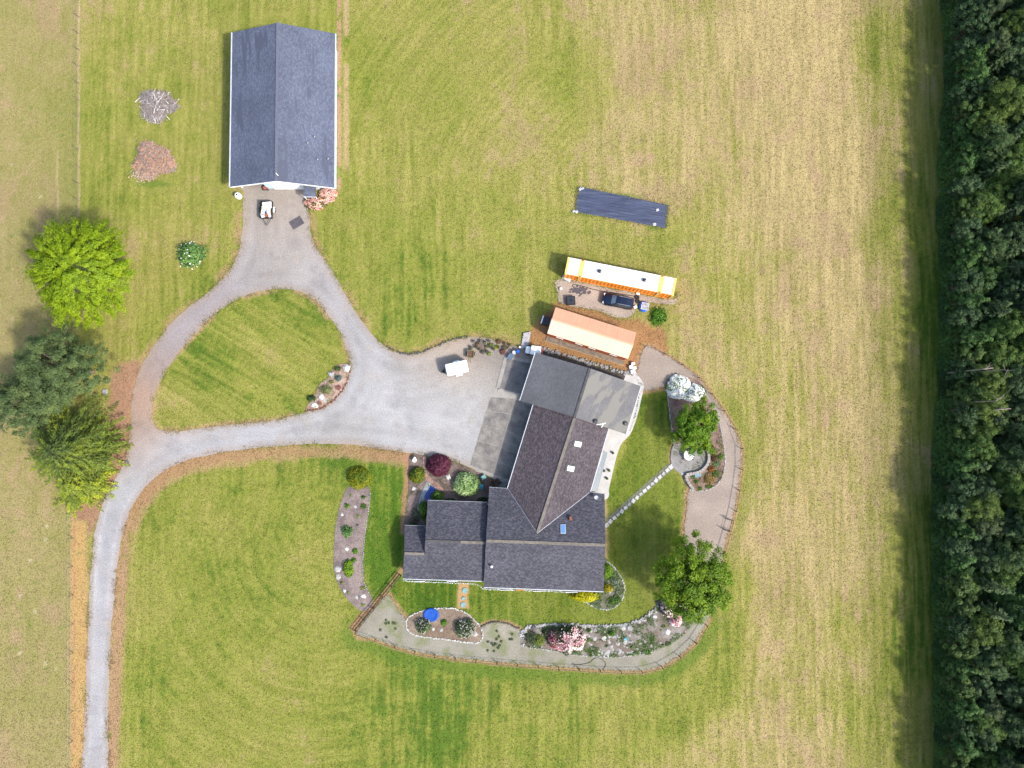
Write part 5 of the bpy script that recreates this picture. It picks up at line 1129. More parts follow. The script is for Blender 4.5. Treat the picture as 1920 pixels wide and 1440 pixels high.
bush('shrub', 'leafy green shrub half under the west roof edge', 'shrub', 793, 956, 10, 16, 1.6, MG, 700, .14, .08, seed=16)
bush('shrub', 'lone green bush with white flower heads on the grass by the lime tree', 'shrub', 352, 475, 27, 27, 1.9, [(.07, .15, .04), (.12, .23, .06), (.18, .31, .08)], 2000, .15, .10, WHITE, 34, .13, seed=17, lump=.55, inner=.4)
bush('shrub', 'bright yellow shrub against the south-east corner of the house', 'shrub', 1099, 1119, 27, 10, 1.0, [(.32, .32, .008), (.48, .45, .01), (.60, .54, .012)], 1500, .15, .11, seed=18, lump=.35)
bush('shrub', 'fresh green shrub at the east wall of the house corner', 'shrub', 1139, 1072, 9.5, 15, 1.4, [(.08, .17, .01), (.13, .25, .01), (.19, .31, .02)], 800, .14, .09, seed=19)
bush('shrub', 'small golden yellow shrub in the corner bed', 'shrub', 1141, 1104, 9, 8, .9, [(.20, .20, .01), (.34, .29, .012), (.42, .34, .015)], 450, .12, .08, seed=20)
bush('shrub', 'silvery green shrub inside the corner bed curve', 'shrub', 1154, 1093, 10, 10, .6, [(.10, .15, .08), (.17, .23, .13), (.24, .28, .18)], 450, .11, .07, seed=21)
bush('shrub', 'low green mat along the outer curve of the corner bed', 'shrub', 1152, 1125, 14, 8, .4, MG, 420, .11, .08, seed=22)
bush('shrub', 'dark green tuft right of the house corner wall', 'shrub', 1144, 1084, 6, 5, .6, DG, 240, .10, .07, seed=23)
bush('rhododendron', 'left whitish budded rhododendron in the oval bed', 'shrub', 793, 1174, 15, 15, 1.5, DG+[(.09, .16, .03)], 900, .13, .08, [(.35, .32, .27), (.55, .5, .45)], 190, .09, seed=24)
bush('rhododendron', 'right whitish budded rhododendron in the oval bed', 'shrub', 872, 1180, 19, 19, 1.7, DG+[(.09, .16, .03)], 1200, .13, .08, [(.35, .32, .27), (.55, .5, .45)], 260, .09, seed=25)
bush('shrub', 'tiny bright green plant between the two budded rhododendrons', 'shrub', 832, 1168, 7, 7, .6, [(.06, .14, .01), (.10, .22, .012)], 240, .12, .08, seed=26)
bush('shrub', 'spreading dark shrub at the left end of the rock garden', 'shrub', 998, 1196, 15, 13, .9, [(.05, .075, .03), (.085, .11, .045)], 600, .14, .07, seed=27)
bush('shrub', 'yellow green conical shrub left of the crimson rhododendron', 'shrub', 1011, 1201, 10, 12, 1.0, [(.12, .17, .02), (.20, .24, .03)], 480, .13, .06, seed=28)
bush('shrub', 'brownish dark shrub above the yellow green one in the rock garden', 'shrub', 1027, 1186, 12, 9, 1.0, [(.045, .055, .03), (.075, .085, .045)], 480, .14, .07, seed=29)
bush('shrub', 'clipped round green ball in the rock garden', 'shrub', 1147.5, 1188, 6.3, 6.3, .8, [(.05, .13, .012), (.085, .20, .02)], 420, .09, .06, seed=30, lump=.05)
small = [(1104, 1182, 6, 5, MG, 'green cushion plant right of the pink rhododendron'), (1119, 1186, 7, 4, DG, 'dark green cushion beside the pale slabs'), (1105, 1199, 6, 5, MG, 'green cushion next to the pink ball in the rock garden'), (1137, 1211, 5, 4.5, DG, 'dark round cushion below the pale slabs'), (1197, 1201, 6, 4.5, MG, 'green cushion right of the blue bowl'), (1208, 1212, 6, 4, MG, 'green cushion near the lower edge of the rock garden'), (1206, 1178, 5, 4, [(.10, .19, .02), (.16, .27, .03)], 'bright green tuft high in the rock garden'),
         (1244, 1174, 7, 5, MG, 'green tuft left of the low pink rhododendron'), (1232, 1164, 5, 4, MG, 'small tuft among the upper rocks of the rock garden'), (1252, 1207, 6, 4, [(.06, .11, .04), (.10, .16, .06)], 'grey green tuft at the lower right of the rock garden'), (1222, 1200, 6, 8, [(.06, .12, .02), (.11, .18, .04)], 'loose tuft in the middle right of the rock garden'),
         (1102, 1219, 11, 6, MG, 'green mat at the lower edge below the pink ball'), (1124, 1225, 14, 4.5, MG, 'low green mat along the path in the middle of the rock garden'), (1186, 1226, 16, 4.5, [(.05, .13, .012), (.085, .19, .02)], 'bright low mat along the path'), (1212, 1223, 12, 5.5, [(.05, .13, .012), (.085, .19, .02)], 'taller bright mat at the right end of the path edge'), (1183, 1212, 4, 3, DG, 'dark tuft above the path mats'), (1172, 1193, 4, 3.5, DG, 'dark tuft left of the blue bowl'),
         (651, 949, 6, 6, MG, 'round green plant at the upper left of the long left bed'), (681, 949.5, 7, 6.5, MG, 'round green plant at the upper right of the long left bed'), (681, 932, 5, 4.5, MG, 'smaller round plant under the golden shrub'), (672, 967.5, 4.5, 4.5, [(.14, .2, .04), (.22, .28, .06)], 'pale small plant in the upper long left bed'), (658, 929, 3, 3, [(.15, .2, .05), (.22, .26, .08)], 'tiny pale sprout right below the golden shrub'),
         (666, 1033, 6.8, 6.8, [(.07, .17, .01), (.11, .24, .012)], 'bright green round plant halfway down the long left bed'), (662.5, 1050, 6.5, 6.2, [(.06, .14, .015), (.10, .20, .02)], 'round plant just below the bright green one'), (641, 1093, 4, 4, [(.15, .17, .06), (.22, .22, .09)], 'pale tuft at the lower left of the long bed'), (680, 1103, 6, 4.5, [(.15, .19, .05), (.24, .26, .09)], 'pale spreading tuft at the lower right of the long bed'), (654, 1111, 3.5, 3.5, [(.14, .19, .05), (.2, .25, .08)], 'tiny pale tuft near the lower rocks of the long bed'), (680.5, 1134, 4, 4, [(.14, .22, .03), (.2, .29, .05)], 'lime tuft at the bottom of the long left bed'), (670, 984, 2.6, 2.6, DG, 'tiny dark sprout in the middle of the long left bed'),
         (1337, 846, 9, 7, [(.10, .16, .02), (.17, .24, .03)], 'yellow green plant right of the curved bench wall'), (1351, 857, 6, 6, [(.07, .16, .015), (.12, .23, .02)], 'green plant at the outer edge of the patio bed'), (1344, 870, 9, 5.5, [(.09, .16, .07), (.16, .23, .12)], 'silvery green plant below the brown shrub'), (1342, 888, 7, 8, MG, 'green plant on the right of the lower patio bed'), (1299, 894, 5, 4, MG, 'green tuft at the inner tip of the patio bed'), (1305.5, 903, 5.5, 4.5, MG, 'round green tuft beside the blue slate'), (1313, 916, 5, 4, MG, 'green tuft on the bottom rim of the patio bed'), (1330, 912, 8, 4, MG, 'low green mat on the bottom rim of the patio bed'),
         (1338, 858, 7, 8, [(.07, .04, .02), (.11, .06, .03)], 'dark brown leaved shrub in the patio bed'), (1334, 880, 8, 6.5, [(.16, .05, .01), (.28, .10, .015), (.34, .16, .02)], 'rust orange shrub in the patio bed'), (1331, 898, 12, 11, [(.17, .12, .03), (.26, .19, .05), (.30, .20, .06)], 'tawny feathery shrub in the lower patio bed'), (1334, 839, 5, 6, [(.06, .025, .02), (.10, .04, .03)], 'dark red tuft below the green maple'),
         (633, 691, 8.5, 5.5, DG, 'dark green juniper at the upper end of the island rockery'), (583, 747, 9, 6.5, DG, 'dark green juniper at the lower end of the island rockery'), (634, 709, 8.5, 8, [(.07, .12, .11), (.11, .17, .15)], 'blue grey leafy mound in the island rockery'), (611, 730, 13, 11, [(.11, .15, .05), (.19, .22, .09), (.26, .27, .12)], 'pale spiky clump in the island rockery'), (633.5, 726, 7, 6.5, [(.23, .09, .08), (.31, .14, .12)], 'dusty red mound in the island rockery'), (622, 716, 6, 5, [(.15, .15, .05), (.24, .21, .08)], 'straw coloured tuft in the island rockery'), (598, 756, 7, 5, [(.20, .10, .07), (.29, .17, .12)], 'reddish tuft at the foot of the island rockery'),
         (932, 650.5, 5, 4, [(.36, .38, .02), (.5, .5, .02)], 'bright yellow potted plant behind the parking area'), (920, 647, 8, 5, [(.12, .15, .05), (.2, .22, .08)], 'pale green plant among the pots'), (942, 659, 6, 6, [(.14, .05, .04), (.22, .09, .07)], 'reddish plant at the end of the pot row'), (917, 663, 4.5, 4, [(.15, .20, .05), (.21, .27, .07)], 'lime low plant in front of the pots'), (946, 652, 7, 5, [(.09, .08, .05), (.15, .13, .08)], 'brownish plant near the pale tub'), (934, 640, 6, 5, [(.10, .05, .03), (.16, .09, .05)], 'dark red brown shrub on the slope above the pots'),
         (779, 968, 9, 16, [(.06, .07, .045), (.10, .115, .075), (.14, .15, .10)], 'grey green ground cover beside the blue pond'), (845, 938, 10, 5, DG, 'dark plant under the pale variegated shrub'), (905, 936, 12, 5, DG, 'dark plant along the house wall'), (775, 984, 8, 6, DG, 'dark shrub in the corner by the west roof'), (930, 905, 10, 9, [(.08, .06, .03), (.12, .10, .05)], 'brown green shrub at the wing corner')]
for i, (x, y, a, b, pal, lb) in enumerate(small):
    hgt = min(a, b)*.080*(.9 if max(a, b) < 9 else .7)
    bush('garden_plant', lb, 'plant', x, y, a, b, max(.25, hgt), pal, int(60+a*b*4.2), .095, .06, seed=100+i, group='garden plants', stem=False, inner=.5)
bush('shrub', 'larger leafy green shrub in the middle of the long left bed', 'shrub', 650, 996, 11, 12, .9, [(.06, .13, .035), (.10, .20, .05), (.15, .26, .07)], 620, .13, .08, seed=190)
bush('shrub', 'tall lime green shrub in the lower long left bed', 'shrub', 652.5, 1067, 10, 16, 1.1, [(.08, .17, .008), (.15, .27, .01), (.22, .33, .012)], 900, .13, .08, seed=191)
# green weeds by the pallet
bush('shrub', 'rank green weed patch right of the pallet', 'plant', 1233, 593, 17, 19, .7, [(.05, .13, .012), (.08, .19, .015), (.12, .24, .02)], 900, .13, .09, seed=192, lump=.5, inner=.2, stem=False)

# ------------------------------------------------------------------ brush piles
def brush_pile(px, py, rx, ry, h, lb, mats, seed, bright=None):
    rr = random.Random(seed); p = G(px, py, h*.4); o = thing('brush_pile', lb, 'brush pile', (p.x, p.y, 0)); s = .080
    for m, n, nm, l in mats:
        mb = MB()
        for k in range(n):
            a = rr.random()*6.28; r = math.sqrt(rr.random()); lo = 1+.16*math.sin(3*a+seed)+.10*math.sin(5*a+2*seed); x, y = math.cos(a)*r*rx*s*lo, math.sin(a)*r*ry*s*lo; z = h*(1-r*r)*rr.uniform(.3, 1)+.05
            b = rr.random()*6.28; L = rr.uniform(.3, l); d = Vector((math.cos(b)*L, math.sin(b)*L, rr.uniform(-.25, .25)*L))
            c0 = Vector((x, y, z)); mb.tube(c0-d/2, c0+d/2, rr.uniform(.02, .05), .015, 4, False)
        mb.build(nm, m, o)
    mb = MB(); rings = [(1.0, -.02), (.8, .45), (.45, .8), (.0, .95)]; V = []; F = []; nn = 22
    for j, (r, z) in enumerate(rings):
        for i in range(nn):
            t = 6.283*i/nn; q = (1+.18*(rr.random()-.5))*(1+.16*math.sin(3*t+seed)+.10*math.sin(5*t+2*seed))*.92; V.append((math.cos(t)*r*rx*s*q, math.sin(t)*r*ry*s*q, z*h*.45*(.6+.8*rr.random())))
    for j in range(3):
        for i in range(nn): F.append((j*nn+i, j*nn+(i+1) % nn, (j+1)*nn+(i+1) % nn, (j+1)*nn+i))
    mb.add(V, F); mb.build('leaf_litter', mat('pile_litter_%d' % seed, (.30, .21, .16) if seed == 2 else (.25, .22, .21), .95, var=.5, vscale=2.5, bump=.8), o); return o
brush_pile(292, 196, 33, 30, 1.4, 'grey brush pile with bleached white branches near the upper field fence', [(M['twig'], 520, 'twig', 1.9), (mat('grey_twigs', (.30, .27, .29), .9, var=.4), 420, 'twig', 1.6), (mat('bleached_wood', (.72, .68, .66), .85, var=.2), 70, 'bleached_branch', 2.6)], 1)
brush_pile(284.5, 300, 38, 34, 1.3, 'rust brown brush pile alone on the grass left of the barn', [(mat('rusty_twigs', (.56, .31, .19), .9, var=.45, vscale=3), 800, 'twig', 1.1), (M['twig'], 520, 'twig', 1.3), (mat('mauve_twigs', (.38, .30, .28), .9, var=.4), 420, 'twig', 1.3)], 2)
q = G(270, 326, .3); rs = np.random.RandomState(9); n = 900; C = np.stack([rs.normal(0, .9, n), rs.normal(0, .45, n), np.abs(rs.normal(0, .18, n))+.05], 1)
v, f, c = leaves(rs, C, np.tile([0, 0, 1.], (n, 1)), .13, .06, pal_mix(rs, [(.40, .30, .22), (.55, .43, .33), (.42, .33, .30)], n), None, .6)
o = tag(link('dry_grass_heap', mesh_np('dry_grass_heap', v, f, c), M['leaf']), 'pale heap of dry clippings at the foot of the rust brown brush pile', 'clippings', kind='stuff'); o.location = (q.x, q.y, 0)

# ------------------------------------------------------------------ stones
def edging(name, lb, path, closed, r, m, seed, gap=1.7, rows=1, z=.05):
    rr = random.Random(seed); P_ = GN(catmull(path, 6, closed)); P_ = np.vstack([P_, P_[:1]]) if closed else P_; P_ = resample(P_, r*gap); mb = MB()
    for q in P_:
        for k in range(rows): mb.rock((q[0]+rr.uniform(-.5, .5)*r*(1+k*1.5), q[1]+rr.uniform(-.5, .5)*r*(1+k*1.5), z), r*rr.uniform(.65, 1.2), rr, .8)
    return tag(mb.build(name, m), lb, 'stone edging', kind='stuff')
edging('stone_edging', 'white stones ringing the oval bed', BED_OVAL, True, .12, M['whitestone'], 1)
edging('stone_edging', 'pale stones along the house side of the rock garden', BED_ROCK[0:12], False, .19, M['palestone'], 2, 1.5, 2)
edging('stone_edging', 'small pale stones along the path side of the rock garden', BED_ROCK[15:], False, .13, M['palestone'], 3)
edging('stone_edging', 'pale stones around the house corner bed', BED_SE[2:], False, .11, M['whitestone'], 4)
edging('stone_edging', 'pale stones along the outer rim of the patio bed', BED_EAST[5:14], False, .12, M['palestone'], 5)
edging('stone_edging', 'pale stones along the lawn rim of the patio bed', BED_EAST[15:]+BED_EAST[:1], False, .12, M['palestone'], 6)
edging('stone_edging', 'dark red stones along the drive side of the island rockery', BED_ISLAND[:7], False, .17, mat('red_dark_stone', (.17, .075, .06), .9, var=.5, vscale=5), 7)
edging('stone_edging', 'dark stone row along the grass north of the parking area', [(728, 650), (745, 660), (768, 664), (790, 660), (815, 650), (845, 638), (875, 631)], False, .19, M['darkstone'], 8, 1.9)
edging('retaining_wall', 'dark stone row along the soil bank north of the garage', [(1008, 652), (1040, 661), (1080, 672), (1120, 684), (1160, 695), (1186, 703)], False, .26, M['stone'], 9, 1.5, 2)
edging('stone_edging', 'white pebbles along the south wall of the house', [(757, 1089), (800, 1091), (850, 1093), (895, 1096), (908, 1104), (960, 1106), (1020, 1108), (1060, 1110)], False, .10, M['whitestone'], 10, 1.8)
edging('stone_edging', 'stones along the right rim of the long left bed', [(694, 925), (690, 965), (684, 1000), (681, 1040), (680, 1070), (684, 1095), (697, 1122)], False, .11, M['stone'], 11, 2.2)
edging('stone_edging', 'dark kerb stones along the upper curve of the path near the oval bed', [(902, 1176), (915, 1169), (930, 1166), (952, 1169), (972, 1178)], False, .15, M['darkstone'], 12, 1.6)
edging('stone_edging', 'pale gravel stones along the patio edge by the garage', [(1199, 740), (1194, 765), (1188, 790), (1182, 806)], False, .13, M['stone'], 13, 2.4)
rr = random.Random(5)
def rock(px, py, r, lb, m=None, sq=.55, nm='rock'):
    q = G(px, py, .1); o = MB().rock((0, 0, 0), r, rr, sq).build(nm, m or M['palestone']); o.location = (q.x, q.y, .04); o.rotation_euler = (0, 0, rr.random()*6); return tag(o, lb, 'rock', 'garden rocks')
rocks = [(633, 1068, .55, 'large pale rock at the left rim of the long bed, upper half', M['palestone']), (634.5, 1082, .42, 'pale rock just below the large one at the left rim of the long bed', M['palestone']), (650, 1029, .38, 'whitish rock in the middle of the long left bed', M['whitestone']), (666, 950, .33, 'speckled rock between the upper green plants of the long bed', M['palestone']), (669, 1120, .38, 'pinkish rock low in the long left bed', M['palestone']), (681, 1118, .42, 'pale rock right of the pinkish one in the long bed', M['whitestone']), (673, 1119, .3, 'dark rock between the two low rocks of the long bed', M['darkstone']), (646, 1108, .26, 'small white rock low on the left rim of the long bed', M['whitestone']), (642, 965, .28, 'small pale rock on the upper left rim of the long bed', M['whitestone']),
         (1115, 1197, .5, 'wide pale slab right of the pink rhododendron', M['palestone']), (1100, 1190, .4, 'pale slab at the upper right of the pink rhododendron', M['palestone']), (1132, 1196, .55, 'sandy rock in the middle of the rock garden', M['whitestone']), (1160, 1192, .5, 'broad pale slab right of the clipped ball', M['palestone']), (1172, 1203, .5, 'broad pale slab beside the blue bowl', M['palestone']), (1185, 1204, .45, 'pale slab right of the blue bowl', M['palestone']), (1180, 1177, .62, 'big grey boulder on the upper edge of the rock garden', M['stone']), (1168, 1178, .5, 'grey boulder left of the big one on the upper edge', M['palestone']), (1251, 1184, .65, 'white angular boulder left of the low pink rhododendron', M['whitestone']), (1227, 1157, .5, 'whitish boulder near the upper right of the rock garden', M['whitestone']), (1141, 1200, .4, 'dark rock below the clipped ball', M['stone']), (1187, 1192, .42, 'dark round rock above the blue bowl', M['stone']), (1216, 1187, .3, 'small black rock in the upper right rock garden', M['darkstone']), (1133, 1186, .4, 'mottled rock left of the clipped ball', M['palestone']), (1195, 1213, .35, 'reddish pale rock near the lower edge of the rock garden', M['palestone']), (1221, 1212, .32, 'small white rock right of the bright mat', M['whitestone']), (1208, 1204, .36, 'light rock among the right hand tufts', M['palestone']), (1000, 1177, .5, 'dark boulder at the upper left of the rock garden', M['darkstone']), (985, 1184, .4, 'pale rock at the left tip of the rock garden', M['palestone']), (1236, 1129, .55, 'dark boulder where the rock garden meets the lawn', M['darkstone']),
         (651, 691, .55, 'white boulder at the upper end of the island rockery', M['whitestone']), (603, 745, .6, 'pale streaked boulder in the lower island rockery', M['whitestone']), (590, 759, .55, 'white boulder at the foot of the island rockery', M['whitestone']), (621, 702, .5, 'pinkish flat boulder in the upper island rockery', M['palestone']), (609, 750, .4, 'grey streaked boulder near the drive in the island rockery', M['palestone']), (841, 895, .4, 'white rock between the purple maple and the pale shrub', M['whitestone']), (776, 916, .35, 'white rock beside the entry garden lawn edge', M['whitestone']), (812, 1180, .3, 'pale rock right of the left budded rhododendron', M['whitestone']), (828, 1181, .32, 'pale rock in the middle of the oval bed', M['palestone']), (890, 1188, .45, 'pale curved rock at the right end of the oval bed', M['palestone']),
         (1286, 899, .3, 'white rock at the inner tip of the patio bed wall', M['whitestone']), (1279, 889, .24, 'small round white stone at the patio corner', M['whitestone']), (1143, 1110, .3, 'grey rock in the house corner bed', M['stone']), (197, 735, .5, 'pale rock half hidden by the dark pines', M['palestone'])]
for a in rocks: rock(*a)
def cover(name, lb, key, n, hmax, pal, su, seed, thr):
    rs = np.random.RandomState(seed); o_ = OUT[key]; lo, hi = o_.min(0), o_.max(0); p = rs.uniform(lo, hi, (n*6, 2)); p = p[inside(p, o_)]
    k_ = fbm(p[:, 0]*.9, p[:, 1]*.9, seed, 3); p = p[k_ > thr][:n]; C = np.column_stack([p, .10+rs.uniform(0, hmax, len(p))])
    v, f, c = leaves(rs, C, np.tile([0, 0, 1.], (len(p), 1)), su, su*.65, pal_mix(rs, pal, len(p), np.clip(fbm(p[:, 0]*1.3, p[:, 1]*1.3, seed+4, 2)*1.6-.3, 0, 1)), None, .5)
    return tag(link(name, mesh_np(name, v, f, c), M['leaf']), lb, 'ground cover', kind='stuff')
cover('ground_cover', 'patchy low green creepers over the southern rock garden', 'b_rock', 5200, .28, [(.05, .10, .02), (.085, .15, .03), (.13, .18, .06)], .10, 5, .50)
cover('ground_cover', 'low mixed green creepers in the house corner bed', 'b_se', 1500, .25, [(.05, .11, .02), (.09, .16, .04), (.16, .20, .10)], .10, 6, .44)
cover('ground_cover', 'tawny and green creepers in the patio bed', 'b_east', 1500, .22, [(.10, .12, .03), (.14, .17, .04), (.22, .15, .06)], .10, 7, .54)
cover('ground_cover', 'straw and green creepers on the island rockery', 'b_isl', 500, .2, [(.14, .15, .05), (.22, .20, .08)], .09, 8, .5)
cover('ground_cover', 'thin green weeds in the entry garden', 'b_entry', 900, .2, [(.05, .07, .03), (.09, .11, .05)], .09, 9, .55)
mb = MB(); rq = random.Random(4); n_ = 0
while n_ < 420:
    q_ = G(rq.uniform(978, 1300), rq.uniform(1135, 1230)); 
    if inside(np.array([[q_.x, q_.y]]), OUT['b_rock'])[0]: mb.rock((q_.x, q_.y, .12), rq.uniform(.07, .26)*(1.2 if 1090 < to_px(q_.x, q_.y)[0] < 1215 else .7), rq, .45); n_ += 1
tag(mb.build('rock_scree', M['palestone']), 'scattered small pale stones across the southern rock garden', 'stones', kind='stuff')
# diagonal stepping stones across the lawn
sp = flat('stepping_path', [(1133, 990), (1137, 972), (1254, 868), (1262, 876), (1262, 880)], .012, mat('pebble_strip', (.15, .155, .10), .9, var=.4, vscale=3, speck=.25))
ORD = 'first second third fourth fifth sixth seventh eighth ninth tenth eleventh twelfth thirteenth fourteenth fifteenth sixteenth seventeenth eighteenth'.split()
SA, SB = (1137.5, 984), (1258.5, 875); NS = 18
for k in range(NS):
    t = k/(NS-1); q = G(SA[0]+(SB[0]-SA[0])*t, SA[1]+(SB[1]-SA[1])*t, .05); s = .27+.05*((k*5) % 3)/2+(.1 if k in (0, NS-1) else 0)
    o = MB().box((0, 0, .03), (s*1.9, s*1.7, .07), 0, .05).build('stepping_stone', M['whitestone'] if k % 3 else M['palestone']); o.location = (q.x, q.y, .03); o.rotation_euler = (0, 0, .7+rr.uniform(-.5, .5))
    tag(o, 'square pale stone at the house end of the diagonal stepping path' if k == 0 else 'large white stone at the patio end of the diagonal stepping path' if k == NS-1 else ORD[k]+' pale stone from the house on the diagonal stepping path', 'stepping stone', 'stepping stones across the lawn')
for (x, y, r, lb) in ((871.7, 1107.3, .37, 'top round verdigris stepping disc on the bark path'), (869.3, 1122.3, .25, 'small round verdigris disc between two larger ones'), (868.6, 1134, .36, 'bottom round verdigris stepping disc on the bark path')):
    q = G(x, y, .03); o = thing('stepping_disc', lb, 'stepping disc', (q.x, q.y, .02), 0, 'round discs on the bark path'); MB().lathe((0, 0, 0), [(r, 0), (r, .05), (r*.85, .065), (r*.8, .055), (.02, .06)], 22).build('disc', M['tealmetal'], o); MB().lathe((0, 0, .02), [(r*1.12, 0), (r*1.12, .02), (r*1.0, .035)], 22).build('rim', M['stone'], o)
q = G(735+73.5, 1153, .1); o = thing('blue_pool', 'round blue tarp cover lying on the rim of the oval bed', 'tarp', (q.x, q.y, .03)); MB().lathe((0, 0, 0), [(1.18, 0), (1.16, .18), (1.0, .24), (.6, .20), (.02, .22)], 30, 1.0, .84).build('cover', M['bluetarp'], o)
q = G(807, 925, .05); o = thing('garden_pond', 'deep blue kidney shaped pond in the entry garden', 'pond', (q.x, q.y, .06)); MB().lathe((0, 0, 0), [(1.15, 0), (1.1, .05), (.02, .04)], 26, .85, 1.0).build('water', M['pond'], o)
flat('pebble_shore', [(790, 925), (800, 905), (808, 902), (806, 912), (796, 930), (792, 960), (786, 968), (782, 955)], .115, mat('pale_pebbles', (.24, .28, .28), .85, var=.35, vscale=3))
flat('brick_path', [(793, 858), (799, 858), (798, 880), (806, 895), (820, 905), (832, 918), (826, 919), (812, 912), (800, 900), (795, 885)], .112, mat('pink_pavers', (.28, .17, .14), .85, var=.2, vscale=2), 3)
flat('concrete_walk', [(924, 896), (953, 903), (948, 915), (930, 913)], .118, M['patio_dark'])
q = G(1174, 1199.5, .2); tag(MB().lathe((0, 0, 0), [(.25, 0), (.34, .12), (.30, .13), (.05, .06)], 18).build('bird_bath', M['teal']), 'small turquoise bowl among the pale rocks', 'bowl').location = (q.x, q.y, .12)
for i, (x, y, lb) in enumerate(((907, 894.5, 'upper teal round chair cushion beside the pale shrub'), (902.5, 912, 'lower turquoise chair by the pale shrub'))):
    q = G(x, y, .5); o = thing('garden_chair', lb, 'chair', (q.x, q.y, .08), .6+i, 'teal chairs in the entry garden')
    MB().box((0, 0, .42), (.62, .6, .07), 0, .03).build('seat', M['teal'] if i else M['tealmetal'], o); MB().box((-.3, 0, .72), (.07, .6, .6), 0, .03).build('backrest', M['teal'] if i else M['tealmetal'], o)
    for a in (-.25, .25):
        for b in (-.25, .25): MB().tube((a, b, 0), (a, b, .42), .025).build('leg', M['teal'], o)
q = G(777.5, 863, .5); o = thing('garden_lantern', 'white garden ornament with round top at the drive corner', 'ornament', (q.x, q.y, .08)); MB().lathe((0, 0, 0), [(.28, 0), (.2, .12), (.12, .5), (.3, .6), (.3, .66)], 16).build('pedestal', M['white'], o); MB().lathe((0, .32, .35), [(.05, 0), (.17, .08), (.2, .2), (.15, .32), (.04, .38)], 14).build('ball', M['white'], o)
# pots by the parking area
pots = [(889, 641, .22, M['stone']), (896, 645, .25, M['terracotta']), (893, 651, .2, M['darkstone']), (902, 640, .22, M['stone']), (909, 642, .24, M['darkstone']), (899, 655, .2, M['wood']), (906, 661, .26, M['darkstone']), (913, 659, .24, M['darkstone']), (926, 655, .2, M['darkstone']), (936, 652, .2, M['stone']), (912, 650, .22, M['wood']), (884, 652, .24, M['olive']), (918, 640, .2, M['darkstone']), (948, 645, .22, M['terracotta']), (956, 647, .2, M['darkstone'])]
for i, (x, y, r, m) in enumerate(pots):
    q = G(x, y, .25); o = thing('plant_pot', ('grey stone', 'terracotta', 'black', 'grey stone', 'black', 'brown wooden', 'black', 'black', 'black', 'grey stone', 'brown wooden', 'olive', 'black', 'terracotta', 'black')[i]+' plant pot, '+ORD[sorted(range(len(pots)), key=lambda t: pots[t][0]).index(i)]+' from the left in the row behind the parking area', 'plant pot', (q.x, q.y, .03), 0, 'plant pots behind the parking area')
    MB().lathe((0, 0, 0), [(r*.75, 0), (r, .34), (r*1.08, .36), (r*1.05, .42), (r*.85, .42), (r*.82, .34)], 14).build('pot', m, o); rs = np.random.RandomState(i)
    V, F, C = dome(rs, 60, r*1.1, r*1.1, .35, .38, [(.06, .07, .03), (.12, .13, .05), (.16, .11, .08)] if i % 3 else [(.17, .14, .11), (.26, .22, .18)], .08, .05); link('plant', mesh_np('plant', V, F, C), M['leaf'], o)
q = G(904, 649, .4); o = thing('wooden_crate', 'weathered wooden crate among the plant pots', 'crate', (q.x, q.y, .03), math.radians(-25)); 
for s in (-1, 1):
    for kk in range(2): MB().box((0, s*.42, .15+.22*kk), (1.2, .05, .17)).build('slat', M['wood'], o); MB().box((s*.6, 0, .15+.22*kk), (.05, .8, .17)).build('slat', M['wood'], o)
MB().box((0, 0, .3), (1.1, .76, .08)).build('soil', mat('crate_soil', (.16, .12, .10), .95, var=.5, vscale=5), o)
# stone steps up the bank
o = thing('stone_steps', 'pale stone steps climbing the bank behind the blue barrel', 'steps', G(985, 640)); bl2 = o.location.copy()
for k in range(6): q = G(983.5+k*.9, 650-k*4.8, 0); MB().box((q.x-bl2.x, q.y-bl2.y, .08+.03*k), (1.15, .42, .14), .2, .03).build('step', mat('step_stone', (.36, .34, .35), .85, var=.3, vscale=3) if k == 0 else bpy.data.materials['step_stone'], o)
# curved bench wall, table and slate at the round patio
o = thing('bench_wall', 'curved grey stone seat wall around the round patio', 'wall', G(1310, 880)); ob = o.location.copy()
W_ = resample(GN(catmull([(1325, 838), (1329, 856), (1325, 872), (1312, 884), (1296, 888), (1286, 890), (1288, 900), (1294, 910), (1300, 917)], 8, False), .3), .5)
for i in range(len(W_)-1):
    a, b = W_[i], W_[i+1]; d = b-a; c_ = (a+b)/2
    MB().box((c_[0]-ob.x, c_[1]-ob.y, .26), (np.linalg.norm(d)-.02, .42, .52+.02*(i % 2)), math.atan2(d[1], d[0]), .04).build('stone_block', mat('seat_stone', (.30, .27, .245), .85, var=.25, vscale=2) if i == 0 else bpy.data.materials['seat_stone'], o)
q = G(1291.5, 853.5, .75); o = thing('patio_table', 'round white table on the grey patio under the maple', 'table', (q.x, q.y, .125)); MB().lathe((0, 0, .70), [(.72, 0), (.74, .02), (.74, .05), (.70, .06)], 30).build('table_top', M['white'], o); MB().tube((0, 0, 0), (0, 0, .7), .06).build('leg', M['white'], o); MB().lathe((0, 0, 0), [(.35, 0), (.33, .04), (.08, .08)], 18).build('base', M['white'], o)
for i, a in enumerate((2.4, 4.2, 5.5)):
    e = thing('patio_stool', ('wooden stool on the west side of the white table', 'wooden stool on the south-west side of the white table', 'wooden stool on the south-east side of the white table')[i], 'stool', (q.x+math.cos(a)*.85, q.y+math.sin(a)*.85, .125), a, 'stools at the white table'); MB().lathe((0, 0, .4), [(.2, 0), (.2, .05)], 14).build('seat', M['wood'], e)
    for b in range(3): MB().tube((.14*math.cos(b*2.1), .14*math.sin(b*2.1), 0), (.1*math.cos(b*2.1), .1*math.sin(b*2.1), .4), .02).build('leg', M['wood'], e)
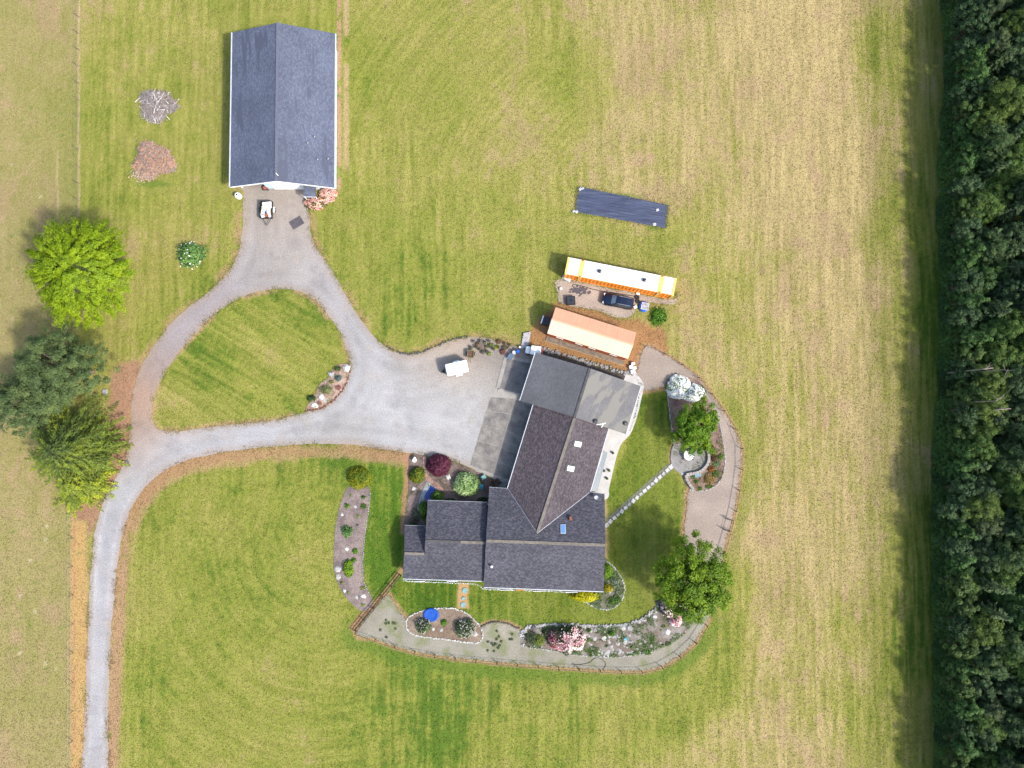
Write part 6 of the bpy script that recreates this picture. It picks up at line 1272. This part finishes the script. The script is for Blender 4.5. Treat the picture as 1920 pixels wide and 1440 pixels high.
q = G(1308.5, 890, .2); tag(MB().box((0, 0, .1), (1.0, .7, .08), .25, .03).build('slate_slab', mat('blue_slate', (.15, .24, .30), .5, var=.2, vscale=2)), 'tilted blue slate slab in the patio bed', 'slate').location = (q.x, q.y, .12)
for (x, y, lb) in ((1149, 849, 'small plant pot on the pale patio near the awning'), (1132.5, 882.5, 'left potted plant on the lower pale patio'), (1142, 882, 'right potted plant on the lower pale patio'), (1138, 897, 'tiny potted plant near the patio end')):
    q = G(x, y, .2); o = thing('plant_pot', lb, 'plant pot', (q.x, q.y, .06), 0, 'pots on the pale patio'); MB().lathe((0, 0, 0), [(.13, 0), (.17, .26), (.15, .26)], 14).build('pot', M['terracotta'], o); V, F, C = dome(np.random.RandomState(3), 60, .2, .2, .2, .24, DG, .07, .05); link('plant', mesh_np('plant', V, F, C), M['leaf'], o)
# stone edge of the concrete walk south of the garage, marigolds at the south wall
bush('flower_row', 'orange flowers against the south wall of the house', 'flowers', 975, 1106, 9, 2.2, .4, [(.10, .13, .02), (.2, .16, .02)], 110, .08, .06, [(.5, .2, .01), (.62, .3, .02)], 150, .07, seed=200, stem=False)
# loose weeds on the gravel path
rs = np.random.RandomState(31)
for i in range(24):
    x, y = (rs.uniform(912, 962), rs.uniform(1182, 1222)) if i < 16 else (rs.uniform(680, 760), rs.uniform(1150, 1195))
    q = G(x, y); V, F, C = dome(rs, 40, .22, .22, .14, 0, [(.04, .07, .03), (.07, .11, .04)], .07, .045); o = tag(link('weed_tuft', mesh_np('weed_tuft', V, F, C), M['leaf']), 'small dark weed tuft growing in the gravel path by the rock garden' if i < 16 else 'small dark weed tuft growing in the gravel path by the board fence', 'weed', 'weeds in the gravel by the rock garden' if i < 16 else 'weeds in the gravel by the board fence'); o.location = (q.x, q.y, .02)

# ------------------------------------------------------------------ tufts of grass along edges and over the fields
def ground_col(x, y):
    i = np.clip(np.searchsorted(xs, x), 0, NX-1); j = np.clip(np.searchsorted(ys, y), 0, NY-1); return gcol[j*NX+i]
def tufts(name, lb, P, rs, su, hmax, tint, jit=.6):
    n = len(P); C = np.column_stack([P, rs.uniform(.0, hmax, n)+.012]); c = ground_col(P[:, 0], P[:, 1])*rs.uniform(.91, 1.08, (n, 1))*np.asarray(tint)
    v, f, c = leaves(rs, C, np.tile([0, 0, 1.], (n, 1)), su, su*.5, c, None, jit); return tag(link(name, mesh_np(name, v, f, c), M['leaf']), lb, 'grass', kind='stuff')
rs = np.random.RandomState(91)
def along_edge(o_, n, sig, bias=0.0):
    i = rs.randint(0, len(o_), n); a_ = o_[i]; b_ = o_[(i+1) % len(o_)]; d_ = b_-a_; nr = np.stack([d_[:, 1], -d_[:, 0]], 1)/np.maximum(np.linalg.norm(d_, axis=1, keepdims=True), 1e-6)
    return a_+d_*rs.rand(n, 1)+nr*(rs.normal(0, sig, n)+bias)[:, None]
keepf = lambda p: p[fbm(p[:, 0]*.5, p[:, 1]*.5, 44, 3) > .46]
ed = np.vstack([keepf(along_edge(OUT['drive'], 15000, .28)), keepf(along_edge(OUT['island'], 5000, .28)), along_edge(OUT['path'], 5000, .16), along_edge(OUT['pad'], 1500, .25), along_edge(sh, 1600, .22)])
bx0 = G(452, 352); ed = ed[~((ed[:, 0] > G(455, 0).x) & (ed[:, 0] < G(580, 0).x) & (ed[:, 1] > G(0, 372).y))]
nohouse = ~inside(ed, GN([(1000, 660), (1200, 722), (1135, 930), (1135, 1110), (755, 1090), (755, 985), (800, 935), (920, 910), (950, 905), (925, 890), (880, 875), (920, 740), (950, 668)])); ed = ed[nohouse]
tufts('verge_grass', 'ragged grass tufts along the verges of drive and paths', ed, rs, .085, .10, (.92, 1.0, .9))
P = np.column_stack([rs.uniform(-79, 62, 210000), rs.uniform(-52, 67, 210000)])
px_, py_ = to_px(P[:, 0], P[:, 1]); ok = (sdf(P, OUT['drive'], .5) > 0) | (sdf(P, OUT['island'], .5) < 0); ok &= sdf(P, OUT['path'], .5) > 0; ok &= sdf(P, OUT['pad'], .5) > 0
for kk in ('b_left', 'b_entry', 'b_oval', 'b_rock', 'b_se', 'b_east', 'b_isl'): ok &= sdf(P, OUT[kk], .5) > 0
for q_ in (sh, GN(PATIO_E), GN([(1000, 655), (1205, 718), (1140, 930), (1137, 1112), (750, 1092), (752, 980), (798, 932), (915, 908), (880, 880), (880, 860), (930, 720), (950, 660)]), GN([(428, 20), (632, 20), (632, 360), (585, 440), (540, 440), (428, 356)]), GN([(1020, 570), (1200, 620), (1185, 690), (1010, 640)]), GN([(1055, 480), (1275, 520), (1270, 565), (1050, 525)]), GN([(1133, 990), (1137, 970), (1254, 866), (1264, 880)]), GN([(857, 1090), (880, 1090), (880, 1142), (856, 1142)])): ok &= ~inside(P, q_)
P = P[ok]
tufts('field_grass', 'short mown grass and straw tufts over the fields and lawns', P, rs, .10, .045, (1.0, 1.0, 1.0), .35)

# ------------------------------------------------------------------ fences
def fence(name, lb, path, step, ph, pr, pm, rails, railm, railw=.04, wire=False, smooth_=True):
    P_ = GN(catmull(path, 8, False) if smooth_ else path); P_ = resample(P_, step); b = P_[0]
    o = thing(name, lb, 'fence', (b[0], b[1], 0)); rr = random.Random(len(P_))
    for q in P_: MB().tube((q[0]-b[0], q[1]-b[1], -.1), (q[0]-b[0]+rr.uniform(-.04, .04), q[1]-b[1]+rr.uniform(-.04, .04), ph*rr.uniform(.95, 1.06)), pr, pr*.95, 7).build('post', pm, o)
    for i in range(len(P_)-1):
        a, c_ = P_[i]-b, P_[i+1]-b
        for z in rails:
            if wire: MB().tube((a[0], a[1], z), (c_[0], c_[1], z), railw, railw, 4, False).build('wire', railm, o)
            else: strip((a[0], a[1], z), (c_[0], c_[1], z), railw, .12).build('rail', railm, o)
    return o
fence('yard_fence', 'low post and wire fence along the outer rim of the curved gravel path', YARD_PATH[0:13]+[(1350, 1072)], 3.0, 1.15, .06, M['darkwood'], (1.05,), M['wood'], .02)
fence('yard_fence', 'low post and wire fence along the southern rim of the gravel path', [(1338, 1135)]+YARD_PATH[15:28], 3.0, 1.15, .06, M['darkwood'], (1.05,), M['wood'], .02)
fence('board_fence', 'dark board fence running from the house corner to the southern path', [(752, 1079), (710, 1131), (668, 1184)], 1.9, 1.2, .08, M['darkwood'], (.3, .7, 1.15), M['darkwood'], .09, smooth_=False)
fence('field_fence', 'thin wire fence between the pasture and the mown grass at upper left', [(148, -60), (148, 100), (148, 250), (148, 400), (146, 440)], 2.6, 1.3, .05, M['wood'], (.6, 1.2), M['wire'], .012, True)
fence('field_fence', 'thin wire fence beside the lower road and pasture', [(136, 955), (136.5, 1050), (137, 1150), (137, 1260), (136, 1400), (135, 1500)], 4.2, 1.3, .055, M['wood'], (.6, 1.2), M['wire'], .012, True)
o = thing('garden_gate', 'small dark brace frame on the curved yard fence', 'gate', G(1363, 975)); gb = o.location.copy()
pp = [G(1361, 972), G(1368, 974), G(1363, 995), G(1356, 992)]
for q in pp: MB().tube((q.x-gb.x, q.y-gb.y, 0), (q.x-gb.x, q.y-gb.y, 1.2), .06).build('post', M['darkwood'], o)
for i in (0, 1, 2): a, b = pp[i]-gb, pp[(i+1) % 4]-gb; strip((a.x, a.y, 1.1), (b.x, b.y, 1.1), .03, .05).build('rail', M['darkwood'], o)
